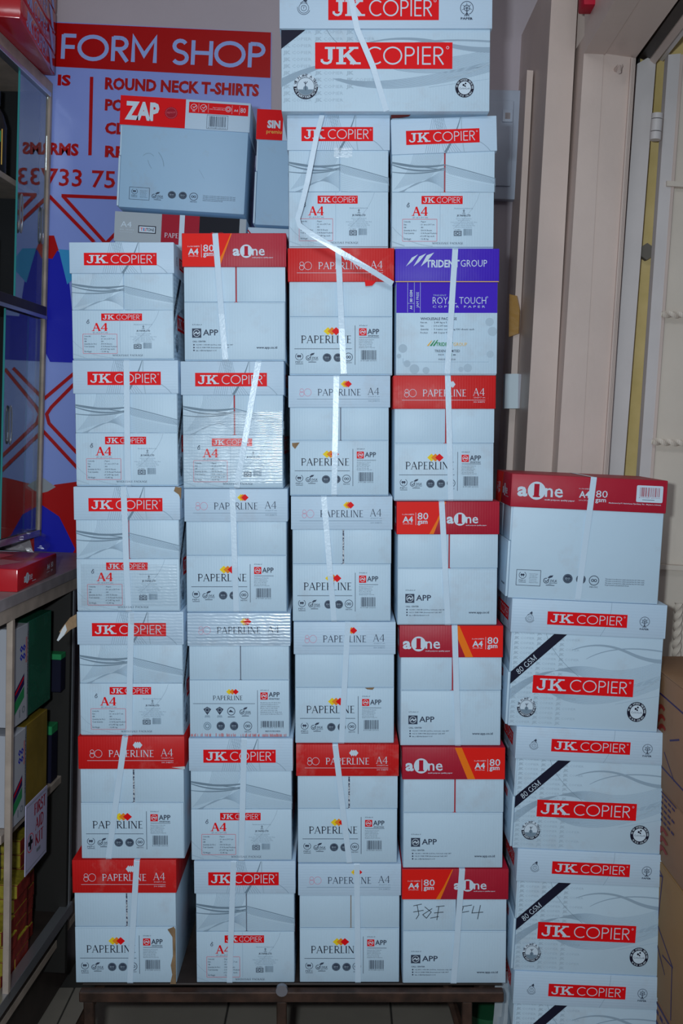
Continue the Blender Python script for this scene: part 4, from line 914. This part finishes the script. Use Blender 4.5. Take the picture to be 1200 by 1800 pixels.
strap_path([(f(610), .30, H3+.0006), (f(610), -.004, H3+.0006), (f(613), -.0063, H3-.004), (f(627), -.0066, B3), (f(655), -.004, .09), (f(679), -.001, .001), (f(679), .003, .0004)], .012, .0008, 'strap', big)
mb = MB(); 
# ------------------------------------------------------------------ right-hand stack, long sides forward, tilted with the room
TR = math.atan(.046)
def rlong(knd, xl, xr, ybc, ytc, D, lab, grp, tilt=TR, strap=None, **kw):
    """long side towards the camera; xl..xr photo extent of the lid, ybc/ytc photo height of bottom/top at the centre"""
    b = up((xl+xr)/2, ybc, D); t = up((xl+xr)/2, ytc, D); wd = (up(xr, ybc, D).x-up(xl, ybc, D).x)*math.cos(tilt)
    s = wd/LL; h = (t.z-b.z)*math.cos(tilt)
    r = carton(knd, b, lab, grp, 1, s, (h-.0006)/H0, (0, tilt, 0), **kw)
    # local +X faces the camera: turn -90 deg about Z first, then tilt; origin moved so that the face plane is at y=D
    Mx = Matrix.Rotation(tilt, 4, 'Y') @ Matrix.Rotation(-PI/2, 4, 'Z')
    r.rotation_euler = Mx.to_euler(); r.scale = (1, s, (h-.0006)/H0)
    # origin: body centre under the face
    off = Mx @ Vector((-W0/2-LO, -L0*s/2, 0)); r.location = b+off; return r, s
RL = [('ao_left', 888, 1160, 1057, 838, 'white carton with crimson lid and white barcode label, topmost of the right-hand stack'),
      ('jk', 888, 1159, 1282, 1057, 'white carton with black corner ribbon, directly under the crimson-lidded carton'),
      ('jk', 896, 1164, 1497, 1282, 'white carton with black corner ribbon, third from top of the right-hand stack'),
      ('jk', 898, 1162, 1712, 1497, 'white carton with black corner ribbon, fourth from top of the right-hand stack'),
      ('jk', 892, 1154, 1928, 1712, 'white carton cut off by the bottom of the picture, in the right-hand stack')]
DR = 2.335
for i, (k, xl, xr, yb, yt, lab) in enumerate(RL):
    r, s = rlong(k, xl, xr, yb, yt, DR, lab, 'cartons of the right-hand stack')
    if i == 0:
        # strap runs over the long face: local +X side
        fy = (1027-888)/(1160-888)*LL-LO-FT; fb = fy+.0
        mb = MB(); X = W0/2+LO+.0006
        path = [(-X, fy+.004, H0+.0006), (X, fy+.004, H0+.0006), (X+.0005, fy+.004, H0-.003), (X+.0005, fy, H0-LH), (X-.0015, fy-.006, .10), (X-LO+.0006, fy-.012, .004), (X-LO-.001, fy-.012, .0006)]
        vs, fs = [], []
        for q in path: vs += [Vector(q)+Vector((0, -.006, 0)), Vector(q)+Vector((0, .006, 0))]
        for j in range(len(path)-1): fs.append((2*j, 2*j+1, 2*j+3, 2*j+2))
        mb.add(vs, fs, M_STRAP); mb.build('strap', r)
zz = up(1020, 1928, DR)
plt = thing('wooden_pallet', (zz.x, DR+.11, .008), 'low wooden pallet under the right-hand stack', 'pallet', None, (0, TR, 0)); ph = zz.z-.012
for x in (-.13, 0, .13): mb = MB(); mb.box((x-.02, -.11, 0), (x+.02, .11, ph-.018), M_KRAFT2, .002); mb.build('bearer', plt)
for y in (-.09, -.03, .03, .09): mb = MB(); mb.box((-.155, y-.024, ph-.018), (.155, y+.024, ph), M_KRAFT2, .002); mb.build('board', plt)
# ------------------------------------------------------------------ back row behind the first stacks
DB = 2.70; TB = math.atan(.062)
def ray_h(py): return up(600, py, DB).z
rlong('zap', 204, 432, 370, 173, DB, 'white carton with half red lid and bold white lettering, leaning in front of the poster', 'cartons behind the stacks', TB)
rt, s = rlong('tritone', 194, 424, 576, 377, DB, 'carton with grey, red and black lid under the half red lidded carton', 'cartons behind the stacks', TB)
X = W0/2+LO+.0006; fy = (312-194)/230*LL-LO-FT; mb = MB(); mb.box((X-.0005, fy-.006, .01), (X+.0003, fy+.006, H0), M_STRAP); mb.build('strap', rt)
zz = up(300, 576, DB).z
n = 4; hs = (zz-.016-BT)/n
for i in range(n):
    carton('pl_white', (up(312, 900, DB).x, DB+.012, BT+i*hs+.0002), '%s plain carton of the back row, under the grey, red and black lidded carton' % ['lowest', 'second', 'third', 'upper'][i], 'back row cartons', .98, 1/1.1 if False else .85, (hs-.0006)/H0)
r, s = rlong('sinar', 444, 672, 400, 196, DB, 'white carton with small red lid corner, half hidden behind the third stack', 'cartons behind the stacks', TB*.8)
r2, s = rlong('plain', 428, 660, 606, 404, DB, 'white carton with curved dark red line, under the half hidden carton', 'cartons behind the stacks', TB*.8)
zz = up(546, 606, DB).z; hs = (zz-.016-BT)/n
for i in range(n):
    carton('pl_white', (up(548, 900, DB).x, DB+.012, BT+i*hs+.0002), '%s plain carton of the back row, behind the third stack' % ['lowest', 'second', 'third', 'upper'][i], 'back row cartons', .98, .85, (hs-.0006)/H0)
# ------------------------------------------------------------------ brown shipping cartons at the right edge
def ship(x0, x1, y0, y1, z0, z1, yaw, m, lab, art):
    cx, cy = (x0+x1)/2, (y0+y1)/2
    r = thing('shipping_carton', (cx, cy, z0), lab, 'box', 'brown shipping cartons at the right edge', (0, 0, yaw)); hx, hy, h = (x1-x0)/2, (y1-y0)/2, z1-z0-.0008
    mb = MB(); mb.box((-hx, -hy, 0), (hx, hy, h-.003), m, .003, 2)
    art.put(mb, lambda u, v, o: (-hx-o, hy-u, v)); mb.build('body', r)
    mb = MB(); mb.box((-hx, -hy, h-.003), (-.001, hy, h), m, .001); mb.build('flap', r); mb = MB(); mb.box((.001, -hy, h-.003), (hx, hy, h), m, .001); mb.build('flap', r)
    return r
def ship_art(Wd, H, v):
    A = Art(0, 0, 100, 100, Wd, H)
    if v == 0:
        A.stroke([(12, 19), (100, 21)], 1.6, 'purple'); A.stroke([(64, 44), (50, 52)], 1.4, 'purple'); A.stroke([(10, 80), (100, 82)], 1.6, 'purple'); A.stroke([(42, 66), (58, 82)], 1.2, 'purple')
        for k in range(3): A.stroke(bez((22+k*1, 34+k*8), (30+k, 40+k*8), (32+k, 33+k*8), 6)+bez((32+k, 33+k*8), (36+k, 27+k*8), (41+k, 31+k*8), 6)[1:], 3.4, 'brickred')
    elif v == 1:
        for k in range(5): [A.rect(24+q*5.5, 8+k*8, 28+q*5.5, 11+k*8, 'purple') for q in range(6-(k % 2))]
        A.rect(24, 2, 58, 4, 'purple')
        for k in range(3): A.stroke(bez((25, 58+k*13), (33, 66+k*13), (36, 56+k*13), 8)+bez((36, 56+k*13), (40, 48+k*13), (46, 54+k*13), 8)[1:], 5, 'brickred')
    else:
        A.stroke([(26, 3), (42, 8), (36, 50), (28, 32)], 1.2, 'purple'); A.stroke([(26, 16), (42, 8)], 1.2, 'purple'); A.stroke([(22, 38), (58, 60)], 1.4, 'purple'); A.stroke([(44, 63), (58, 60)], 1.2, 'purple'); A.stroke([(57, 60), (57, 98)], 1.0, 'purple')
        for k in range(5): A.stroke([(30+k*1.5, 54+k*1.5), (42+k*1.5, 68+k*1.5)], .8, 'purple')
    return A
sx0 = .707
ship(sx0, sx0+.38, 2.05, 2.516, .801, 1.061, 0, M_KRAFT, 'brown shipping carton with dark red wave mark, topmost at the right edge', ship_art(.466, .26, 0))
ship(sx0+.002, sx0+.40, 2.02, 2.52, .637, .8005, 0, M_KRAFT, 'brown shipping carton with printed text block, second from top at the right edge', ship_art(.50, .163, 1))
ship(sx0+.001, sx0+.42, 2.00, 2.54, .32, .6365, 0, M_KRAFT2, 'yellowish brown shipping carton with printed cube outline, third at the right edge', ship_art(.54, .316, 2))
ship(sx0+.002, sx0+.42, 1.98, 2.54, .0, .3195, 0, M_KRAFT, 'brown shipping carton on the floor at the right edge', ship_art(.56, .32, 1))
# ------------------------------------------------------------------ counter and cabinets on the left
SL = .0566
def cx_(D, base=-.693): return base+SL*(D-2.82)
CT = 1.231; CTH = .058
ang = math.atan(SL)
RZ = Matrix.Rotation(-ang, 4, 'Z')
O = Vector((cx_(2.82), 2.82, 0))
MC = Matrix.Rotation(.036, 4, 'Y') @ RZ; OC = Vector((O.x, O.y, CT)) - MC @ Vector((0, 0, CT))
def loc3(x, y, z): return OC + MC @ Vector((x, y, z))
def crot(rz=0): return (MC @ Matrix.Rotation(rz, 4, 'Z')).to_euler()
counter = thing('counter_cabinet', OC, 'oak-topped counter with open shelves standing along the left side', 'cabinet', None, crot())
# local frame: x=0 front plane (x<0 inside), y along the counter
def cb(name, a, b, m, parent=counter, bev=.001): mb = MB(); mb.box(a, b, m, bev, 1); return mb.build(name, parent)
cb('worktop', (-.62, -1.5, CT-.026), (0, .305, CT), M_WOOD); cb('worktop_edge', (-.60, -1.5, CT-CTH), (-.004, .305, CT-.0262), M_OAK)
cb('end_panel', (-.60, -.015, .13), (-.012, .005, CT-CTH), mat('dark_lining', (.016, .013, .011), .7))
cb('post', (-.035, .005, .30), (-.010, .022, CT-CTH), M_ALU); cb('post', (-.018, -.462, .30), (-.004, -.447, CT-CTH), M_OAK)
cb('back_panel', (-.62, -1.5, .13), (-.60, .305, CT-CTH), M_DWOOD)
cb('shelf', (-.60, -.447, .895), (-.12, -.015, .91), M_OAK); cb('shelf', (-.60, -.447, .655), (-.03, -.015, .675), M_OAK); cb('bottom_shelf', (-.60, -1.5, .285), (-.03, -.015, .30), M_DWOOD)
cb('track', (-.03, -1.5, .285), (-.004, .022, .315), M_ALU); cb('plinth', (-.60, -1.5, .0), (-.075, .30, .285), M_DWOOD); cb('lower_rail', (-.07, -1.5, .20), (-.035, .30, .222), M_OAK)
def cthing(name, x, y, z, lab, cat, grp=None, rz=0):
    p = loc3(x, y, z); return thing(name, p, lab, cat, grp, crot(rz))
def pbx(parent, name, a, b, m, bev=.0015): mb = MB(); mb.box(a, b, m, bev, 1); return mb.build(name, parent)
# embossed-paper packets standing behind the front plane
def packet(y0, y1, z0, z1, c, lab):
    r = cthing('paper_packet', -.02, (y0+y1)/2, z0, lab, 'packet', 'embossed paper packets under the counter'); hy = (y1-y0)/2; h = z1-z0
    pbx(r, 'paper', (-.22, -hy*.35, 0), (-.004, hy, h), mat('packet_'+c, {'green': (.02, .16, .09), 'amber': (.34, .22, .03)}[c], .25, var=.3, vscale=10))
    mb = MB(); mb.box((-.22, -hy, 0), (0, -hy*.35, h), pm('silver'), .0015, 1)
    A = Art(0, 0, 100, 300, hy*.65, h)
    for i in range(2):
        for j in range(2): A.ring(52+i*20, 70+j*26, 8, 5, 'blue', 4)
    A.rect(84, 40, 94, 120, 'dots'); A.poly([(5, 190), (75, 150), (75, 185), (5, 225)], 'purple'); A.poly([(8, 196), (72, 158), (72, 166), (8, 204)], 'red')
    A.poly([(5, 225), (75, 190), (75, 225), (5, 262)], 'green'); A.ring(72, 262, 9, 4, 'midgrey', 12); A.rect(40, 255, 46, 280, 'midgrey')
    A.put(mb, lambda u, v, o: (o, -hy+u, v)); mb.build('label_band', r)
    mb = MB(); pbs = Art(0, 0, 30, 300, .03, h); pbs.rect(0, 0, 14, 300, 'midgrey'); pbs.text('EMBOSSED PAPER', 11, 225, 8, 'black', w=200, rot=-PI/2, off=.03); pbs.put(mb, lambda u, v, o: (-.003+o, -hy*.35+u, v)); mb.build('printed_strip', r)
packet(-.405, -.135, .912, 1.14, 'green', 'green packet of embossed paper in the upper part of the counter shelves')
packet(-.405, -.155, .677, .893, 'amber', 'amber packet of embossed paper below the green packet')
for x, y, z, sx_, sy_, h, c, c2, lab in ((-.16, -.04, .912, .12, .03, .12, 'blue', 'green', 'slim blue box standing behind the green packet'),
        (-.05, -.045, .912, .06, .04, .10, 'navy', 'green', 'small navy box with green top beside the slim blue box'),
        (-.14, -.06, .676, .06, .05, .10, 'blue', 'green', 'blue box with green top on the middle shelf'),
        (-.06, -.06, .676, .05, .05, .15, 'navy', 'green', 'tall navy box with green top beside the amber packet')):
    r = cthing('small_box', x, y, z, lab, 'box', 'small boxes under the counter'); pbx(r, 'carton', (-sx_/2, -sy_/2, 0), (sx_/2, sy_/2, h*.85), pm(c)); pbx(r, 'top', (-sx_/2, -sy_/2, h*.85), (sx_/2, sy_/2, h), pm(c2))
# first-aid sign
r = cthing('first_aid_sign', .004, -.30, .557, 'white card reading FIRST AID KIT hanging at the counter front', 'sign', None, .0)
mb = MB(); mb.box((-.001, -.10, 0), (.001, .075, .20), mat('sign_card', (.55, .52, .72), .5)); A = Art(0, 0, 175, 200, .175, .20)
A.stroke([(6, 8), (168, 8), (168, 190), (6, 190), (6, 8)], 1.6, 'midgrey')
A.glyphs(SER, 'FIRST', 66, 52, 34, 'maroon', w=96, wt=.2, serif=.1); A.glyphs(SER, 'AID', 76, 98, 34, 'maroon', w=70, wt=.2, serif=.1); A.glyphs(SER, 'KIT', 76, 144, 34, 'maroon', w=70, wt=.2, serif=.1)
A.ring(38, 118, 26, 3, 'pinkred', 18); A.rect(32, 98, 44, 138, 'black'); A.rect(20, 112, 56, 124, 'black'); A.rect(88, 156, 120, 166, 'midgrey')
A.put(mb, lambda u, v, o: (.001+o, -.10+u, v)); mb.build('card', r); r.scale = (1, .86, .84)
# stacks of small red and yellow boxes (staples)
M_RB = mat('small_box_red', (.34, .03, .02), .5, var=.5, vscale=60); M_YB = mat('small_box_yellow', (.42, .33, .03), .5, var=.4, vscale=80)
first = None; k = 0
def redbox(x, y, z, lab):
    global first
    if first is None:
        first = cthing('staple_box', x, y, z, lab, 'box', 'small red and yellow boxes under the counter'); pbx(first, 'sleeve', (-.05, -.045, 0), (0, .045, .033), M_RB); pbx(first, 'yellow_end', (-.0495, -.0475, .001), (-.0005, -.044, .032), M_YB); pbx(first, 'yellow_top', (-.0495, -.044, .0325), (-.0005, .044, .0345), M_YB); return
    r = first.copy(); C.objects.link(r); r['label'] = lab; r.location = loc3(x, y, z)
    for ch in [o for o in first.children]: c = ch.copy(); C.objects.link(c); c.parent = r
zs = ['bottom', 'second', 'third', 'fourth', 'fifth', 'sixth', 'seventh', 'topmost']
for ci, (y, nn, x) in enumerate(((-.10, 7, -.09), (-.195, 8, -.055), (-.29, 6, -.035), (-.385, 4, -.03))):
    for i in range(nn): redbox(x+random.uniform(-.004, .004), y, .302+i*.0352, '%s small red and yellow box from below in the %s pile of the counter base' % (zs[i], ['rear', 'third', 'second', 'nearest'][ci]))
# red ream lying on the counter, white tray and crumpled bag behind it
M_REDW = mat('red_ream_wrap', (.55, .012, .02), .18, bump=.2, bscale=25, spec=.7)
r = cthing('paper_ream', -.010, -.28, CT, 'red wrapped ream of paper lying on the oak counter', 'ream', None, .04)
mb = MB(); mb.box((-.21, -.155, 0), (0, .155, .052), M_REDW, .003, 2); A = Art(0, 0, 297, 52, .30, .05); A.text('a', 40, 36, 20, 'white', w=15, off=.03); A.disc(64, 28, 13, 'white'); A.text('1', 64, 36, 17, 'crimson', align='c'); A.text('ne', 77, 36, 20, 'white', w=26); A.rect(100, 40, 130, 41.5, 'white'); A.text('A4', 218, 30, 13, 'white', off=.02); A.text('80', 252, 28, 13, 'white', off=.0); A.text('gsm', 252, 38, 6, 'white'); A.rect(216, 36, 240, 37, 'white')
A.put(mb, lambda u, v, o: (o, -.15+u, v)); B = Art(0, 0, 100, 100, .2, .3)
B.poly([(20, 10), (60, 20), (50, 50), (30, 40)], 'pinkred'); B.poly([(60, 50), (90, 60), (70, 90), (50, 80)], 'dots'); B.poly([(10, 60), (35, 62), (30, 92), (12, 85)], 'dots'); B.put(mb, lambda u, v, o: (-.205+u, -.15+v, .052+o))
mb.build('wrapper', r)
r = cthing('plastic_tray', -.20, .0, CT+.0008, 'shallow white plastic tray behind the red ream', 'tray'); mb = MB(); mb.box((-.15, -.12, 0), (.0, .12, .004), pm('white'), .001, 1)
for a, b in (((-.15, -.12, .004), (-.146, .12, .02)), ((-.004, -.12, .004), (0, .12, .02)), ((-.15, -.12, .004), (0, -.116, .02)), ((-.15, .116, .004), (0, .12, .02))): mb.box(a, b, pm('white'))
mb.build('tray', r)
# ---- glass wall cabinet
Z0, Z1, ZM = 1.285, 2.555, 1.93; O2 = Vector((-.876+SL*(2.82-3.1), 2.82, Z0)); MW = Matrix.Rotation(.047, 4, 'Y') @ RZ
wc = thing('glass_wall_cabinet', (O2.x, O2.y, Z0), 'wall cabinet with sliding glass doors above the counter, dark inside', 'cabinet', None, MW.to_euler())
def wb(name, a, b, m, parent=wc, bev=.001): mb = MB(); mb.box((a[0], a[1], a[2]-Z0), (b[0], b[1], b[2]-Z0), m, bev, 1); return mb.build(name, parent)
YE = .315
wb('top_panel', (-.42, -1.6, Z1-.018), (0, YE, Z1+.012), M_OAK); wb('bottom_panel', (-.42, -1.6, Z0), (0, YE, Z0+.018), M_ALU); wb('end_panel', (-.42, YE-.016, Z0), (.0, YE, Z1-.018), M_OAK)
wb('back_panel', (-.42, -1.6, Z0), (-.41, YE, Z1), M_DWOOD); wb('divider', (-.41, -1.6, ZM-.022), (.004, YE-.016, ZM+.012), M_DWOOD); wb('divider_edge', (.004, -1.6, ZM-.024), (.007, YE-.016, ZM-.014), M_ALU)
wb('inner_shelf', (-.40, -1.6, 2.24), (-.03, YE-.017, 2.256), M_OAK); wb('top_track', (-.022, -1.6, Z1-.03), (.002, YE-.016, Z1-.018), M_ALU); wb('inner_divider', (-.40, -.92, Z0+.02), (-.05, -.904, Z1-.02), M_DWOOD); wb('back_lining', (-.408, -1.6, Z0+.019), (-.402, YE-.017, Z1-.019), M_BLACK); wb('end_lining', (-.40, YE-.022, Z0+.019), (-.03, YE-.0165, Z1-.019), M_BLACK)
M_GLASS = bpy.data.materials.new('greenish_glass'); M_GLASS.use_nodes = True; gb = M_GLASS.node_tree.nodes['Principled BSDF']
gb.inputs['Base Color'].default_value = (.80, .93, .92, 1); gb.inputs['Transmission Weight'].default_value = 1; gb.inputs['Roughness'].default_value = 0; gb.inputs['IOR'].default_value = 1.9
M_EDGE = mat('green_glass_edge', (.05, .32, .32), .2)
for z0, z1 in ((ZM+.014, Z1-.03), (Z0+.02, ZM-.024)):
    for y0, y1, x in ((.075 if z0 > 1.9 else .01, YE-.02, -.006), (.205, YE-.02, -.016)):
        if y0 > .2 and z0 > 1.9: continue
        g = wb('glass_door', (x-.004, y0, z0), (x, y1, z1), M_GLASS, bev=0)
        mb = MB(); mb.box((x-.0045, y0-.0015, z0-Z0), (x+.0005, y0, z1-Z0), M_EDGE); mb.build('polished_edge', g)
        zh = z0+.22 if z0 > 1.9 else z0+.30
        for yh in () if y0 > .2 else (y0+.04, ) if z0 < 1.9 else (y0+.02, y1-.03):
            mb = MB(); ps = [(x+.004, yh+.009*math.cos(a), zh-Z0+.03*math.sin(a)+(.02 if math.sin(a) > 0 else -.02)) for a in [2*PI*k/16 for k in range(17)]]; mb.tube(ps, .0022, M_ALU, 6); mb.build('finger_pull', g)
# bottle in the cabinet
def wthing(name, x, y, z, lab, cat, grp=None):
    p = O2 + MW @ Vector((x, y, z-Z0)); return thing(name, p, lab, cat, grp, MW.to_euler())
r = wthing('black_bottle', -.065, .055, 2.256, 'black bottle with yellow butterfly label on the cabinet shelf', 'bottle')
mb = MB(); ps = [(0, 0, z) for z in (0, .004, .12, .15, .17, .175, .21)]; mb.tube(ps, .03, mat('black_plastic', (.012, .012, .014), .3), 18, [.030, .033, .033, .024, .013, .015, .015]); mb.build('bottle', r)
mb = MB(); A = Art(0, 0, 100, 160, .05, .09); A.rect(0, 0, 100, 160, 'amber'); A.poly([(10, 10), (90, 10), (90, 60), (10, 40)], 'green'); A.poly([(50, 90), (15, 60), (20, 95), (30, 115), (50, 100), (70, 115), (80, 95), (85, 60)], 'black')
A.put(mb, lambda u, v, o: (.0345*math.sin((u-.025)/.034+.3)*1.0, -.0345*math.cos((u-.025)/.034+.3), .02+v)); mb.build('label', r)
for x, y, z, h, lab in ((-.08, -.02, 2.256, .18, 'dark bottle beside the butterfly bottle in the cabinet'), (-.08, .03, 1.945, .22, 'dark bottle standing on the cabinet divider')):
    r = wthing('dark_bottle', x, y, z, lab, 'bottle'); mb = MB(); mb.tube([(0, 0, q*h) for q in (0, .02, .65, .8, .88, 1)], .03, mat('black_plastic', (0, 0, 0)), 16, [.03, .034, .034, .022, .014, .014]); mb.build('bottle', r)
# crumpled clear bag under the cabinet edge
r = cthing('crumpled_bag', -.14, .02, CT+.022, 'crumpled clear plastic bag at the left edge above the red ream', 'bag')
bm = bmesh.new(); bmesh.ops.create_icosphere(bm, subdivisions=3, radius=.05)
for v in bm.verts: v.co *= 1+random.uniform(-.22, .22); v.co.z = v.co.z*.7+.035
me = bpy.data.meshes.new('bag'); bm.to_mesh(me); bm.free(); me.materials.append(M_TAPE); link_mesh('bag', me, r)
# pile of red wrapped reams on top of the wall cabinet
RA = Art(0, 0, 297, 53, .41, .053); jk_letters(RA, 40, 46, 38, 50, 'lav'); RA.glyphs(GEO, 'COPIER', 98, 46, 38, 'lav', w=120, wt=.09); RA.poly([(232, 3), (262, 3), (285, 50), (262, 50)], 'lav'); RA.poly([(6, 3), (24, 3), (30, 30), (14, 40)], 'pinkred')
for i in range(5):
    p = O2 + MW @ Vector((.055, .035+random.uniform(-.003, .003), Z1-Z0+.0125+i*.0545))
    r = thing('red_paper_ream', p, '%s red wrapped ream in the pile on top of the glass cabinet' % ['bottom', 'second', 'third', 'fourth', 'top'][i], 'ream', 'red reams on the cabinet', (MW @ Matrix.Rotation(.13, 4, 'Z')).to_euler())
    mb = MB(); mb.box((-.29, -.212, 0), (0, .212, .054), M_REDW, .004, 2); RA.put(mb, lambda u, v, o: (o, -.205+u, v)); mb.build('wrapper', r)
# small things under the right end of the bench
r = thing('green_tub', (up(858, 1790, 2.62).x, 2.62, 0), 'green plastic tub on the floor under the right end of the bench', 'tub'); mb = MB(); h = up(850, 1772, 2.62).z
mb.tube([(0, 0, 0), (0, 0, .01), (0, 0, h-.03), (0, 0, h-.012), (0, 0, h)], .03, mat('green_plastic', (.015, .12, .05), .35), 20, [.04, .045, .055, .06, .058]); mb.build('tub', r)
r = thing('plastic_offcut', (up(884, 1770, 2.36).x, 2.40, 0), 'clear plastic offcut hanging down beside the right end of the bench', 'plastic sheet'); mb = MB(); vs = []; fs = []
for i in range(13):
    z = BT-.01-i*.035
    for j in range(5): vs.append((-.016+.008*j+.004*math.sin(i*.9), .006*math.sin(j*1.9+i*.6), max(z, .0)))
for i in range(12):
    for j in range(4): k = i*5+j; fs.append((k, k+1, k+6, k+5))
mb.add(vs, fs, mat('milky_plastic', (.42, .46, .50), .3), True); mb.build('sheet', r)
